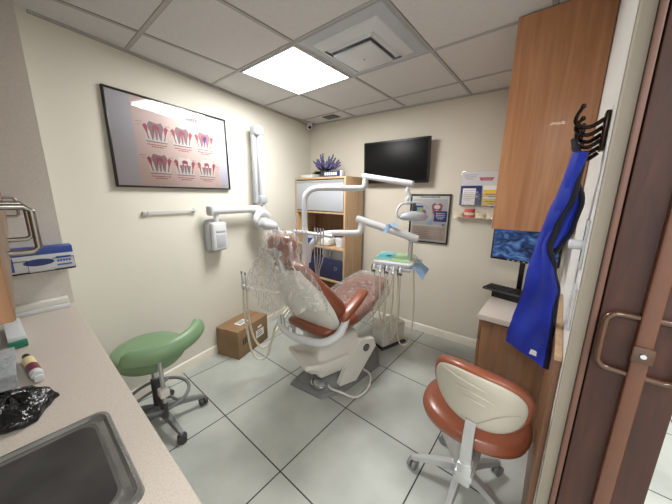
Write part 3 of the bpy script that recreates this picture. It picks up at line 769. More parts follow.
for i in range(4):
    for j in range(12): mb.box(-.15+j*.028, -.127+j*.028, -.06+i*.031, -.036+i*.031, .068, .074, .002)
mb.build('keys', 'black', c)

# light switches
c = thing('dimmer_switch', 'tall white dimmer plate with a knob on the right wall under the coat hooks', 'switch', (2.295, .36, 1.32))
mb = MB(); mb.box(2.294, 2.2995, .33, .40, 1.315, 1.465, .002); mb.build('plate', 'white', c)
mb = MB(); mb.box(2.2925, 2.294, .362, .368, 1.335, 1.445); mb.build('slot', 'dgrey', c)
mb = MB(); mb.lathe([(.015, 0), (.015, -.030), (.012, -.034), (.0001, -.034)], (2.294, .365, 1.388), 18, 'X'); mb.build('knob', 'white', c)
c = thing('outlet_plate', 'white wall plate low on the right wall just above the wood ledge', 'outlet', (2.295, .33, 1.14))
mb = MB(); mb.box(2.292, 2.2995, .30, .375, 1.125, 1.262, .002); mb.build('plate', 'white', c)
mb = MB(); mb.box(2.288, 2.292, .318, .357, 1.15, 1.19, .003); mb.box(2.288, 2.292, .318, .357, 1.20, 1.24, .003); mb.build('socket', 'whitew', c)

# coat hooks
HY = .39
c = thing('coat_hook', 'dark bronze multi-prong coat hook on the right wall holding the blue apron', 'coat hook', (2.29, HY, 1.70))
mb = MB(); mb.box(2.287, 2.2995, HY-.022, HY+.022, 1.665, 1.775, .004); mb.build('plate', 'bronze', c)
for k, z in enumerate((1.765, 1.745, 1.727, 1.708, 1.69, 1.675)):
    yy = HY + (-.012, .0, .012)[k % 3]; ln = (.058, .054, .050, .05, .052, .046)[k]
    mb = MB(); mb.tube([(2.288, yy, z-.012), (2.288-ln*.5, yy, z-.03), (2.288-ln, yy, z-.02), (2.288-ln-.006, yy, z), (2.288-ln+.006, yy, z+.018 if k else z+.03)], [.006, .006, .0055, .005, .005], 8, 5)
    hk = mb.build('hook', 'bronze', c)
    mb = MB(); mb.ball((2.288-ln+.006, yy, z+.018 if k else z+.03), .0075, n=10); mb.build('ball_tip', 'bronze', hk)

# lead apron
c = thing('lead_apron', 'royal blue lead apron with navy binding hanging from the coat hook on the right', 'apron', (2.2, .55, .86))
XR = [(.80, 2.272), (.87, 2.272), (1.0, 2.268), (1.2, 2.260), (1.30, 2.236), (1.38, 2.214), (1.45, 2.226), (1.55, 2.252), (1.70, 2.258)]
def interp(z, tab):
    for (a, b), (c_, d_) in zip(tab, tab[1:]):
        if a <= z <= c_:
            k = (z-a)/(c_-a); k = k*k*(3-2*k); return b + (d_-b)*k
    return tab[0][1] if z < tab[0][0] else tab[-1][1]
def apron_pt(s, t):
    """s across (0 = left edge, 1 = right edge by the wall), t down"""
    z = 1.665 - .80*t
    ysp = .36 + .24*min(1, t*1.2)
    xl_ = 2.240 - .125*min(1, t*1.05)**.95; xr_ = interp(1.665-.8*t, XR)
    x = xl_ + (xr_-xl_)*s
    y = ysp + (.07*(1-s))*t + .012*math.sin(t*19+s*3)*min(1, t*2) + .006*math.sin(s*9+t*7)
    return (x, y, z - .045*t*s)
g = [[apron_pt(j/12, i/40) for j in range(13)] for i in range(41)]
mb = MB(); mb.sheet(g, .016); mb.build('body', 'blue', c)
mb = MB(); mb.tube([apron_pt(1, i/40) for i in range(41)], .0105, 8, 1); mb.tube([apron_pt(0, i/40) for i in range(41)], .004, 8, 1); mb.build('binding', 'navy', c)
mb = MB(); mb.tube([(2.228, .385, 1.705), (2.236, .38, 1.68), (2.248, .375, 1.655)], .009, 8, 4, flat=1.6); mb.build('hanging_loop', 'navy', c)
mb = MB(); gg = []
for i in range(9):
    t = i/8; zz = 1.58-.24*t; w_ = math.sin(t*PI)**.7
    a = (1.665-zz)/.8; q = Vector(apron_pt(1, a)) + Vector((.002, .03, 0))
    gg.append([q + Vector((.05*w_*k/3*(.6+.4*t) , .015*w_*math.sin(k), 0)) for k in range(4)])
mb.sheet(gg, .006); fl_ = mb.build('collar_flap', 'blue', c)
mb = MB(); mb.tube([g_[-1] for g_ in gg], .008, 8, 2); mb.build('flap_binding', 'navy', fl_)
q = Vector(apron_pt(.78, .96)); mb = MB(); mb.sheet([[q+Vector((-.022, -.014, .035)), q+Vector((.016, -.014, .045))], [q+Vector((-.03, -.016, -.008)), q+Vector((.012, -.018, -.012))]], .002); mb.build('white_tag', 'paper', c, label='white paper tag')

# ------------------------------------------------------------------ left counter
CZ = .90; CX0, CX1, CY0, CY1 = .112, 1.98, -1.45, -.59
SX0, SX1, SY0, SY1 = 1.275, 1.635, -1.13, -.66
c = thing('counter_cabinet', 'beige base cabinet under the sink counter at lower left', 'cabinet', (1.05, -1.0, 0))
mb = MB(); mb.box(CX0+.002, CX1-.03, CY0, CY1-.04, .1, .70, .002); mb.box(CX0+.002, CX1-.03, CY1-.06, CY1-.04, .70, CZ-.041); mb.box(CX0+.002, CX1-.03, CY0, CY1-.1, 0, .1)
mb.box(CX0+.002, CX0+.02, CY0, CY1-.06, .70, CZ-.041); mb.box(CX1-.05, CX1-.03, CY0, CY1-.06, .70, CZ-.041); mb.build('carcass', 'counter', c)
for k in range(3):
    mb = MB(); mb.box(CX0+.02+k*.605, CX0+.61+k*.605, CY1-.039, CY1-.022, .12, .84, .003); dd_ = mb.build('door', 'counter', c)
    mb = MB(); x = CX0+.55+k*.605; mb.tube([(x, CY1-.022, .80), (x, CY1-.0, .795), (x, CY1-.0, .72), (x, CY1-.022, .715)], .004, 8, 3); mb.build('handle', 'nickel', dd_)
mb = MB(); e = .012
gx = [CX0, SX0+e, SX1-e, CX1]; gy = [CY0, SY0+e, SY1-e, CY1]
Vv = [(x, y, z) for z in (CZ, CZ-.04) for y in gy for x in gx]; Ff = []
for j in range(3):
    for i in range(3):
        a = j*4+i; q = (a, a+1, a+5, a+4)
        if (i, j) != (1, 1): Ff += [q, tuple(16+k for k in q)[::-1]]
for a, b in [(i, i+1) for i in range(3)] + [(12+i, 13+i) for i in range(3)] + [(j*4, j*4+4) for j in range(3)] + [(j*4+3, j*4+7) for j in range(3)] + [(5, 6), (9, 10), (5, 9), (6, 10)]:
    Ff.append((a, b, 16+b, 16+a))
mb.add(Vv, Ff)
one('worktop', mb, 'counter', 'speckled beige laminate counter worktop around the steel sink', 'worktop')

def rrect(x0, x1, y0, y1, r, z, n=5):
    P = []
    for cx_, cy_, a0 in ((x1-r, y1-r, 0), (x0+r, y1-r, 90), (x0+r, y0+r, 180), (x1-r, y0+r, 270)):
        for k in range(n+1):
            a = math.radians(a0+90*k/n); P.append((cx_+r*math.cos(a), cy_+r*math.sin(a), z))
    return P
c = thing('sink', 'stainless steel drop-in sink in the counter at lower left', 'sink', ((SX0+SX1)/2, (SY0+SY1)/2, CZ))
mb = MB(); R_ = lambda i, r, z: rrect(SX0+i, SX1-i, SY0+i, SY1-i, r, z)
mb.loft([R_(-.004, .03, CZ+.0005), R_(-.001, .03, CZ+.008), R_(.006, .03, CZ+.009), R_(.013, .03, CZ+.002), R_(.024, .034, CZ+.002), R_(.028, .034, CZ+.007), R_(.034, .034, CZ+.005)] , caps=False); mb.build('rim', 'sink', c)
mb = MB(); mb.loft([R_(.034, .034, CZ+.005), R_(.038, .036, CZ-.006), R_(.044, .04, CZ-.03), R_(.048, .045, CZ-.12), R_(.052, .05, CZ-.145), R_(.075, .05, CZ-.158), R_(.12, .04, CZ-.160), R_(.155, .02, CZ-.163)]); bs = mb.build('basin', 'basin', c)
mb = MB(); mb.lathe([(.04, CZ-.160), (.036, CZ-.157), (.028, CZ-.161), (.0001, CZ-.162)], ((SX0+SX1)/2, (SY0+SY1)/2, 0), 22); mb.build('drain', 'chrome', bs)

# things on the counter
c = thing('paper_tray', 'flat grey-white stacked pad against the grey wall at the far end of the counter', 'pad', (.15, -.7, CZ))
mb = MB(); mb.box(.116, .175, -.82, -.612, CZ+.001, CZ+.022, .002); mb.build('lower_box', 'grpaper', c)
mb = MB(); mb.box(.113, .165, -.818, -.614, CZ+.023, CZ+.055, .003); mb.build('upper_box', 'whitew', c)
c = thing('dispenser_box', 'narrow white box with green end lying on the counter', 'box', (.42, -.82, CZ))
FD = Matrix.Translation((.455, -.815, CZ+.001)) @ Matrix.Rotation(math.radians(3), 4, 'Z')
mb = MB(FD); mb.box(-.15, .12, -.03, .022, 0, .045, .004); mb.build('carton', 'white', c)
mb = MB(FD); mb.box(.1205, .135, -.03, .022, 0, .03, .003); mb.build('green_end', 'lid', c)
c = thing('small_jar', 'small white jar with a blue cap at the left edge of the counter', 'jar', (.50, -.88, CZ))
mb = MB(); mb.lathe([(.026, CZ+.001), (.028, CZ+.05), (.018, CZ+.06), (.0001, CZ+.06)], (.50, -.885, 0), 18); mb.build('body', 'white', c)
mb = MB(); mb.lathe([(.021, CZ+.06), (.021, CZ+.08), (.0001, CZ+.082)], (.50, -.885, 0), 18); mb.build('cap', 'skyb', c)
c = thing('organizer_box', 'clear lidded plastic box on the counter beside the small bottle', 'plastic box', (.82, -.90, CZ))
mb = MB(); x0, x1, y0, y1 = .70, .935, -.99, -.822
mb.box(x0, x1, y0, y1, CZ+.001, CZ+.004); mb.box(x0, x0+.003, y0, y1, CZ+.004, CZ+.045); mb.box(x1-.003, x1, y0, y1, CZ+.004, CZ+.045); mb.box(x0, x1, y1-.003, y1, CZ+.004, CZ+.045); mb.box(x0, x1, y0, y0+.003, CZ+.004, CZ+.045)
mb.box((x0+x1)/2-.002, (x0+x1)/2+.002, y0, y1, CZ+.004, CZ+.042); mb.build('tray', 'clearbox', c)
mb = MB(); mb.box(x0-.003, x1+.003, y0-.003, y1+.003, CZ+.046, CZ+.056, .003); mb.build('lid', 'clearbox', c)
mb = MB(); mb.box(x0+.02, x0+.09, y0+.02, y1-.02, CZ+.005, CZ+.03, .004); mb.box(x0+.13, x1-.02, y0+.02, y1-.02, CZ+.005, CZ+.035, .004); mb.build('contents', 'grey', c)
c = thing('small_bottle', 'small bottle with cream label and maroon band lying by the clear box', 'bottle', (.80, -.80, CZ))
A = Vector((.735, -.797, CZ+.0175)); B = Vector((.95, -.775, CZ+.0175)); dl = B-A
def seg(a, b, r1, r2): return MB().cyl(A+dl*a, A+dl*b, r1, r2, 18)
seg(0, .22, .011, .011).build('cap', 'black', c); seg(.2, .5, .0165, .0165).build('paper_label', 'cream', c); seg(.5, .78, .0168, .0168).build('maroon_band', 'maroon', c); seg(.78, .92, .017, .015).build('base', 'white', c)
mb = MB(); mb.box(B.x-.012, B.x+.002, B.y-.012, B.y+.012, CZ+.001, CZ+.026, .006); mb.build('white_clip', 'white', c)

rr = random.Random(21); mb = MB(); rings = []
for i in range(9):
    a = PI*.5*i/8; rad = math.cos(a*.97); h = math.sin(a)*.05
    rings.append([(1.085 + .098*rad*math.cos(q)*(1+.10*math.sin(3*q+i*.7)) + rr.uniform(-.004, .004), -.835 + .085*rad*math.sin(q)*(1+.12*math.sin(4*q+1)) + rr.uniform(-.004, .004), CZ+.002 + max(0, h + (rr.uniform(-.009, .009) if i else 0))) for q in [2*PI*k/36 for k in range(36)]])
mb.loft(rings); one('plastic_bag', mb, 'blackbag', 'crumpled black plastic bag on the counter behind the sink', 'bag', ang=70)

# glove box rack on the grey wall
c = thing('glove_rack', 'black wire rack on the grey wall holding the glove box', 'rack', (.15, -.68, 1.11))
gy0, gy1, gz0, gz1, gx1 = -.80, -.562, 1.132, 1.25, .205
mb = MB()
for y0_, y1_ in ((-.80, -.735), (-.645, -.565)):
    mb.tube([(gx1+.004, y0_, gz0+.0), (gx1+.004, y1_, gz0), (gx1+.004, y1_, gz0+.06), (gx1+.004, y0_, gz0+.06)], .0022, 6, 1, False)
mb.tube([(.113, -.79, gz0-.004), (gx1+.004, -.79, gz0-.004), (gx1+.004, -.565, gz0-.004), (.113, -.592, gz0-.004)], .0022, 6, 1); mb.build('wire', 'black', c)
c = thing('glove_box', 'blue and white disposable glove box in the wire rack on the grey wall', 'glove box', (.16, -.68, 1.135))
mb = MB(); mb.box(.114, gx1, gy0, gy1, gz0, gz1, .002); mb.build('carton', 'grpaper', c)
mb = MB(); mb.box(.118, gx1+.0012, gy0+.002, gy1-.002, gz1-.034, gz1+.001, .0005); mb.box(gx1, gx1+.001, gy0+.01, gy0+.02, gz0+.01, gz1-.04); mb.build('blue_band', 'pblue', c)
mb = MB(); fr = frame((gx1, 0, 0), (0, 1, 0))
mb = MB(fr); mb.ell(-.695, 1.178, .055, .018, -.0013, 24); mb.build('opening', 'pblued', c, smooth=False)
mb = MB(fr); mb.rect(-.632, -.575, 1.19, 1.2, -.0013); mb.rect(-.632, -.575, 1.15, 1.158, -.0013)
for k in range(5): mb.rect(-.63+k*.011, -.622+k*.011, 1.17, 1.182, -.0013)
for k in range(4): mb.rect(-.78+k*.018, -.768+k*.018, 1.224, 1.237, -.0025)
mb.build('lettering', 'skyb', c, smooth=False)

# upper cabinet at the far left with bar handles
c = thing('upper_cabinet', 'brown wood upper cabinet at the left edge with satin bar handles', 'cabinet', (.9, -1.1, 1.39))
UX1 = 1.78
mb = MB(); mb.box(.112, UX1-.002, -1.45, -.783, 1.392, H-.01, .002); mb.build('carcass', 'whitew', c)
for x0, x1, hx in ((1.375, UX1, 1.425), (.75, 1.37, 1.20), (.115, .745, .18)):
    mb = MB(); mb.box(x0, x1, -.782, -.766, 1.39, H-.012, .003); dd_ = mb.build('door', 'dsk', c)  # darker veneer on these doors paints in the shadow they stand in
    zb = 1.415; mb = MB(); mb.tube([(hx, -.766, zb), (hx, -.734, zb), (hx, -.725, zb+.008), (hx, -.725, zb+.08), (hx, -.734, zb+.088), (hx, -.766, zb+.088)], .006, 10, 1); mb.build('handle', 'nickel', dd_)

# ------------------------------------------------------------------ stools
def star_base(c, cx, cy, R, n, a0, zhub, lm, cm, r_leg=.017):
    mb = MB(); mb.lathe([(.03, zhub-.045), (.042, zhub-.03), (.042, zhub+.012), (.03, zhub+.03), (.024, zhub+.045)], (cx, cy, 0), 20); mb.build('hub', lm, c)
    for k in range(n):
        a = a0 + 2*PI*k/n; ca, sa = math.cos(a), math.sin(a)
        mb = MB(); rings = []
        for t, w, h, z in ((.03, .026, .020, zhub), (R*.5, .021, .016, zhub-.012), (R-.01, .016, .011, .075), (R+.012, .012, .009, .068)):
            p = Vector((cx+ca*t, cy+sa*t, z)); sd = Vector((-sa, ca, 0))
            rings.append([p - sd*w + Vector((0, 0, -h)), p + sd*w + Vector((0, 0, -h)), p + sd*w*.7 + Vector((0, 0, h)), p - sd*w*.7 + Vector((0, 0, h))])
        mb.loft(rings); lg = mb.build('leg', lm, c)
        px, py = cx+ca*R, cy+sa*R; b = a + 1.1 + k*.7; cb_, sb = math.cos(b), math.sin(b)
        mb = MB()
        for s in (-1, 1):
            o_ = Vector((px, py, .028)) + Vector((-sb, cb_, 0))*.014*s
            mb.cyl(o_ - Vector((-sb, cb_, 0))*.009, o_ + Vector((-sb, cb_, 0))*.009, .028, n=20)
        mb.cyl((px, py, .05), (px, py, .075), .006, n=10)
        mb.build('caster', cm, lg)

# rust stool with cream back shell
SXc, SYc = 2.008, .585
c = thing('operator_stool', 'rust brown vinyl stool with cream plastic back shell at lower right', 'stool', (SXc, SYc, 0))
star_base(c, SXc, SYc, .245, 5, math.radians(198), .115, 'alu', 'grey')
mb = MB(); mb.cyl((SXc, SYc, .13), (SXc, SYc, .30), .028); mb.cyl((SXc, SYc, .30), (SXc, SYc, .44), .018); mb.build('gas_lift', 'alu', c)
mb = MB(); mb.box(SXc-.09, SXc+.09, SYc-.11, SYc+.09, .43, .462, .01); pl = mb.build('seat_plate', 'alu', c)
mb = MB(); mb.tube([(SXc+.06, SYc, .435), (SXc+.13, SYc-.02, .42), (SXc+.175, SYc-.03, .40)], .006, 8, 4); mb.tube([(SXc+.165, SYc-.028, .402), (SXc+.2, SYc-.034, .395)], .010, 8, 1); mb.build('lever', 'alu', pl)
mb = MB(); rings = []
scx, scy = SXc+.03, SYc-.045
for i, (z, s) in enumerate(((.462, .72), (.468, .88), (.485, .97), (.51, 1.0), (.535, .98), (.552, .9), (.56, .74), (.561, .3))):
    rings.append([(scx + .234*s*math.copysign(abs(math.cos(q))**.85, math.cos(q)), scy + .205*s*math.copysign(abs(math.sin(q))**.85, math.sin(q)), z - (.01*(1-abs(math.cos(q))) if i > 4 else 0)) for q in [2*PI*k/40 for k in range(40)]])
mb.loft(rings); st = mb.build('seat', 'rust', c, ang=80)
# curved backrest: faces +y, shell towards camera
def back_pt(u, v, off):      # u,v in -1..1 ; back curves around the seat
    a = u*.70; Rb = .305
    x = scx + .034 + Rb*math.sin(a); y = (SYc+.03) - Rb*math.cos(a) + off*math.cos(a) - .03*u
    x -= off*math.sin(a)*0; z = .768 + v*.138
    lean = -.055*(v+1)/2
    return Vector((x, y+lean, z + .006*u))
def back_ring(s, off, n=44, pz=2.3):
    P = []
    for k in range(n):
        q = 2*PI*k/n; cu, sv = math.cos(q), math.sin(q)
        u = s*math.copysign(abs(cu)**(2/pz), cu); v = s*math.copysign(abs(sv)**(2/pz), sv)
        wfac = 1 - .16*(1-v)/2      # slightly narrower at the bottom
        P.append(back_pt(u*wfac, v, off))
    return P
mb = MB(); mb.loft([back_ring(s, o_) for s, o_ in ((.25, .05), (.7, .05), (.9, .046), (.985, .03), (1.0, .012), (.985, -.006), (.93, -.014), (.88, -.012))]); mb.build('backrest', 'rust', c, ang=80)
mb = MB(); mb.loft([back_ring(s, o_) for s, o_ in ((.2, -.024), (.6, -.024), (.84, -.023), (.895, -.018), (.90, -.008))]); sh = mb.build('back_shell', 'shell', c, ang=80, label='cream plastic back shell')
mb = MB()
for v, ua, ub in ((.62, -.62, .25), (.34, -.36, .34), (.10, -.22, .26)):
    mb.tube([back_pt(ua+(ub-ua)*k/12, v - .10*(k/12)**2.2, -.0255) for k in range(13)], [.001, .0035, .004, .0035, .001], 8, 1)
mb.tube([back_pt(.02+.72*k/14, -.86+.92*math.sin(k/14*1.5), -.0255) for k in range(15)], [.001, .0025, .0025, .0025, .001], 6, 1)
mb.build('moulded_rib', 'shell', sh)
mb = MB(); q0 = back_pt(.0, -.55, -.03)
mb.loft([[Vector((q0.x+a*w, y, z)) + Vector((0, d_, 0)) for a, d_ in ((-1, -.008), (1, -.008), (1, .008), (-1, .008))] for y, z, w in ((q0.y+.012, .672, .019), (q0.y+.0, .62, .019), (q0.y+.0, .54, .02), (q0.y+.01, .46, .021), (q0.y+.03, .42, .021))]); mb.build('back_bracket', 'alu', c)
mb = MB(); mb.box(q0.x-.034, q0.x+.034, q0.y-.01, SYc-.02, .40, .428, .006); mb.box(q0.x-.028, q0.x+.028, q0.y-.008, q0.y+.045, .37, .47, .008); mb.build('back_support', 'alu', c)

# green stool with a curved arm rest
GX, GY = .335, -.31
c = thing('assistant_stool', 'sage green vinyl stool with curved body support and foot ring beside the counter', 'stool', (GX, GY, 0))
star_base(c, GX, GY, .265, 5, math.radians(7), .12, 'grey', 'dgrey')
mb = MB(); mb.cyl((GX, GY, .14), (GX, GY, .34), .028); mb.build('column', 'dgrey', c)
mb = MB(); mb.cyl((GX, GY, .34), (GX, GY, .47), .019); mb.build('gas_lift', 'chrome', c)
mb = MB(); mb.tube([(GX+.175*math.cos(a)+.03, GY+.175*math.sin(a), .235) for a in [2*PI*k/32 for k in range(32)]], .011, 10, 1, True)
for a in (0.4, 2.5, 4.6): mb.cyl((GX+.02*math.cos(a), GY+.02*math.sin(a), .26), (GX+.175*math.cos(a)+.03, GY+.175*math.sin(a), .235), .009)
mb.build('foot_ring', 'grey', c)
mb = MB(); rings = []
for z, s in ((.462, .6), (.47, .84), (.495, .96), (.53, 1.0), (.555, .97), (.568, .88), (.574, .6), (.575, .2)):
    rings.append([(GX-.035+.215*s*math.cos(q), GY+.205*s*math.sin(q), z) for q in [2*PI*k/36 for k in range(36)]])
mb.loft(rings); mb.build('seat', 'green', c, ang=80)
mb = MB(); rings = []
N_ = 26
for i in range(N_+1):
    a = math.radians(-42 + 108*i/N_); t = i/N_
    Rr = .285; cxx, cyy = GX-.01, GY+.005
    end = min(1, 7*min(t, 1-t)+.55); h = .048*end; w = .034*end
    ct = Vector((cxx+Rr*math.cos(a), cyy+Rr*math.sin(a), .652 + .028*t*t))
    nr = Vector((math.cos(a), math.sin(a), 0))
    rings.append([ct + nr*w*math.cos(q) + Vector((0, 0, h*math.sin(q))) - nr*.012*math.sin(q) for q in [2*PI*k/16 for k in range(16)]])
mb.loft(rings); mb.build('body_support', 'green', c, ang=80)
mb = MB(); mb.cyl((GX+.262, GY-.03, .33), (GX+.262, GY-.03, .625), .0115); mb.build('support_post', 'chrome', c)
mb = MB(); mb.tube([(GX+.262, GY-.03, .33), (GX+.255, GY-.03, .24), (GX+.20, GY-.02, .20), (GX+.03, GY, .19)], .013, 10, 5); mb.build('support_arm', 'dgrey', c)
mb = MB(); mb.box(GX+.235, GX+.29, GY-.055, GY-.005, .375, .425, .008); mb.build('clamp_knob', 'whitew', c)

# ------------------------------------------------------------------ dental chair (local frame: +y towards the feet, +x to its right)
CO = (.957, .84, 0); CR = -math.atan2(.29, .957)
ch = thing('dental_chair', 'rust brown dental patient chair with white shell on a grey floor base', 'dental chair', CO, CR)
K = dict(parent=ch, local=True)
MCH = MW[ch.name]
def cl(p): return MCH.inverted() @ Vector(p)
# base plate from its footprint
poly = [(.713, .501), (1.021, .543), (1.112, .737), (1.149, 1.20), (1.02, 1.40), (.80, 1.44), (.60, 1.2)]
poly = [tuple(cl((p[0], p[1], 0))[:2]) for p in poly]; cen = (sum(p[0] for p in poly)/7, sum(p[1] for p in poly)/7)
ins = lambda s, dy=0: [(cen[0]+(p[0]-cen[0])*s, cen[1]+(p[1]-cen[1])*s+dy) for p in poly]
mb = MB(); mb.prism(ins(1), 0.001, .03, .005, top=ins(.96)); mb.build('base_plate', 'grey', **K)
mb = MB(); mb.loft([[(p[0], p[1], z) for p in ins(s, dy)] for s, z, dy in ((.90, .03, .02), (.84, .06, .04), (.66, .11, .06), (.50, .13, .06))]); mb.build('base_cover', 'grey', **K)
# lift body
mb = MB(); mb.loft([[(x, y, z) for x, y, z in r_] for r_ in (
    [(-.20, -.36, .305), (.10, -.36, .295), (.15, -.25, .30), (.15, .1, .30), (-.19, .1, .30)],
    [(-.205, -.37, .285), (.105, -.372, .265), (.158, -.25, .27), (.155, .1, .27), (-.195, .1, .27)],
    [(-.16, -.30, .215), (.07, -.30, .19), (.13, -.2, .19), (.15, .1, .2), (-.15, .1, .2)])]); mb.build('lift_cover', 'whitew', **K)
mb = MB(); mb.box(-.15, .12, -.26, .12, .14, .46, .04, 3); mb.build('lift_body', 'whitew', **K)
FS = Matrix.Translation((.135, .16, 0))
mb = MB(); mb.loft([[(x, y, z) for y, z in ((-.10, .06), (.06, .05), (.26, .30), (.24, .37), (.10, .40), (.0, .30))] for x in (.115, .165)]); sp_ = mb.build('side_cover', 'whitew', **K)
mb = MB(); mb.lathe([(.032, .0), (.032, .004), (.028, .006), (.0001, .006)], (.165, .155, .315), 24, 'X'); lg = mb.build('round_badge', 'ink', sp_, local=True)
mb = MB(); mb.tube([(.172, .155+.02*math.cos(a), .315+.02*math.sin(a)) for a in [2*PI*k/20 for k in range(20)]], .0018, 6, 1, True); mb.tube([(.172, .145, .312), (.172, .165, .318)], .002, 6, 1); mb.build('badge_mark', 'wgrey', lg, local=True)
UO, UR = (.845, .82, 0), math.radians(3)          # the swivelled upper chair
MU = Matrix.Translation(UO) @ Matrix.Rotation(UR, 4, 'Z'); FU = MCH.inverted() @ MU
mb = MB(FU); mb.box(-.14, .14, -.2, .5, .44, .49, .02); mb.build('seat_frame', 'whitew', **K)

def superring(cx_, cy_, cz_, hw, ht, ex, nrm, n=28, p=3.0):
    """ring in plane spanned by x and the vector nrm"""
    P = []
    for k in range(n):
        q = 2*PI*k/n; c_, s_ = math.cos(q), math.sin(q)
        a = hw*math.copysign(abs(c_)**(2/p), c_); b = ht*math.copysign(abs(s_)**(2/p), s_)
        P.append(Vector((cx_+a, cy_, cz_)) + Vector(nrm)*b)
    return P
# seat and leg rest: path along y
mb = MB(FU); rings = []
path = [(-.275, .54, .15, .025), (-.26, .54, .20, .04), (-.18, .542, .225, .052), (-.10, .545, .235, .065), (.0, .545, .245, .07), (.15, .545, .245, .07), (.32, .565, .24, .066), (.45, .60, .225, .06), (.58, .63, .205, .052), (.70, .655, .19, .045), (.79, .672, .165, .036), (.82, .678, .10, .02)]
for y, z, hw, ht in path: rings.append(superring(0, y, z, hw, ht, None, Vector((0, -.16, .99))))
mb.loft(rings); mb.build('seat', 'rust', ang=80, **K)
# back rest
B0, B1 = Vector((0, -.13, .585)), Vector((0, -.43, 1.075)); bd = (B1-B0).normalized(); bn = Vector((0, bd.z, -bd.y))   # bn points to the front of the patient
def bp(t, off): return B0 + (B1-B0)*t + bn*off
mb = MB(FU); rings = []
for t, hw, ht, off in ((-.06, .20, .04, .03), (-.02, .255, .075, .045), (.1, .278, .095, .05), (.3, .28, .09, .037), (.5, .262, .078, .024), (.7, .225, .062, .01), (.88, .18, .052, .008), (.97, .15, .04, .008), (1.0, .11, .022, .008)):
    p = bp(t, off); rings.append(superring(p.x, p.y, p.z, hw, ht, None, bn, p=2.6))
mb.loft(rings); mb.build('backrest', 'rust', ang=80, **K)
# white shell behind the back rest
mb = MB(FU); rings = []
for t, hw, off in ((-.02, .20, -.075), (.03, .245, -.08), (.12, .258, -.07), (.35, .265, -.07), (.6, .235, -.065), (.85, .165, -.06), (.97, .12, -.05)):
    R = []
    for k in range(20):
        q = 2*PI*k/20; c_, s_ = math.cos(q), math.sin(q)
        p = bp(t, off); R.append(Vector((hw*math.copysign(abs(c_)**.7, c_), p.y, p.z)) + bn*(.026*math.copysign(abs(s_)**.8, s_) + .045*(abs(c_)**3)))
    rings.append(R)
mb.loft(rings); mb.build('back_shell', 'whitew', ang=80, **K)
# head rest
Hc = Vector((0, -.475, 1.185)); hdv = Vector((0, -.20, .98)); hn = Vector((0, .98, .20))
mb = MB(FU); rings = []
for t, hw, ht in ((-.095, .04, .02), (-.085, .08, .04), (-.05, .112, .058), (0, .122, .062), (.05, .115, .058), (.085, .09, .04), (.095, .04, .02)):
    p = Hc + hdv*t; rings.append(superring(p.x, p.y, p.z, hw, ht, None, hn, p=2.4))
mb.loft(rings); hr = mb.build('headrest', 'rust', ang=80, **K)
mb = MB(FU); p0 = bp(.8, -.05); p1 = Hc - hn*.05
mb.tube([p0, (p0+p1)/2 - hn*.02, p1], [.026, .022, .02], 12, 5); mb.ball(p1 - hn*.012, .034); mb.cyl(p1+Vector((-.06, -.02, 0)), p1+Vector((.06, -.02, 0)), .016); mb.build('headrest_bracket', 'alu', hr, local=True)
# arm rests and supporting yoke
for s in (1,):
    mb = MB(FU); mb.tube([(-s*.22, -.33, .60), (-s*.18, -.35, .53), (-s*.05, -.36, .50), (s*.12, -.34, .50), (s*.22, -.30, .515), (s*.28, -.23, .56), (s*.292, -.17, .63), (s*.29, -.15, .69)], [.018, .024, .027, .029, .03, .03, .028, .022], 14, 6); mb.build('arm_support', 'white', **K)
    mb = MB(FU); rings = []
    for y, z, hw, ht in ((-.21, .665, .02, .014), (-.19, .675, .036, .026), (-.11, .71, .044, .032), (-.01, .755, .046, .028), (.08, .795, .042, .02), (.105, .805, .018, .008)):
        rings.append(superring(s*.29, y, z, hw, ht, None, Vector((0, -.41, .91)), p=2.8))
    mb.loft(rings); mb.build('armrest', 'rust', ang=80, **K)
mb = MB(FU); mb.tube([(-.19, -.33, .62), (-.16, -.345, .53), (-.09, -.34, .50), (.09, -.34, .50)], .016, 10, 5); mb.box(-.10, -.04, -.36, -.335, .515, .57, .004); mb.build('rear_rail', 'alu', **K)
mb = MB(FU); mb.box(-.085, -.055, -.363, -.359, .525, .56, .002); mb.build('warning_label', 'paper', **K)

# clear plastic covers
mb = MB(); rings = []; rr = random.Random(2)
prof = [(1.312, .05, .02, -.478), (1.297, .12, .05, -.478), (1.23, .155, .08, -.475), (1.15, .165, .10, -.475), (1.06, .20, .125, -.46), (.96, .25, .15, -.44), (.86, .29, .16, -.40), (.80, .305, .165, -.385)]
for i, (z, hw, ht, y) in enumerate(prof):
    R = []
    for k in range(56):
        q = 2*PI*k/56; c_, s_ = math.cos(q), math.sin(q); wob = (.02*math.sin(7*q+i*1.1) + .014*math.sin(13*q-i*.8))*(i/7)
        R.append(Vector(((hw+wob)*c_ - .13*max(0, -c_)*(i/7)**1.3, y + (ht+wob)*s_ - .02*i/7, z - .03*(i/7)*math.sin(3*q) - .012*(i/7)*math.sin(11*q))))
    rings.append(R)
mb.loft(rings, caps=False); o = one('plastic_cover', mb, 'baglight', 'thin clear plastic bag draped over the dental chair headrest and upper back', 'plastic cover', local=True, ang=80)
o.location = UO; o.rotation_euler = (0, 0, UR); MW[o.name] = MU
mb = MB(); rings = []
for i, (y, z, hw, ht) in enumerate(((.06, .56, .262, .09), (.22, .57, .262, .09), (.37, .592, .258, .085), (.48, .61, .25, .08), (.6, .636, .235, .075), (.71, .66, .225, .07), (.80, .678, .21, .062), (.855, .69, .17, .045))):
    R = superring(0, y, z, hw, ht, None, Vector((0, -.16, .99)), n=48, p=3)
    rings.append([p + Vector((.006*math.sin(k*1.7+i), 0, .007*math.sin(k*1.3+i*2) - (.05 if p.z < z-.02 else 0))) for k, p in enumerate(R)])
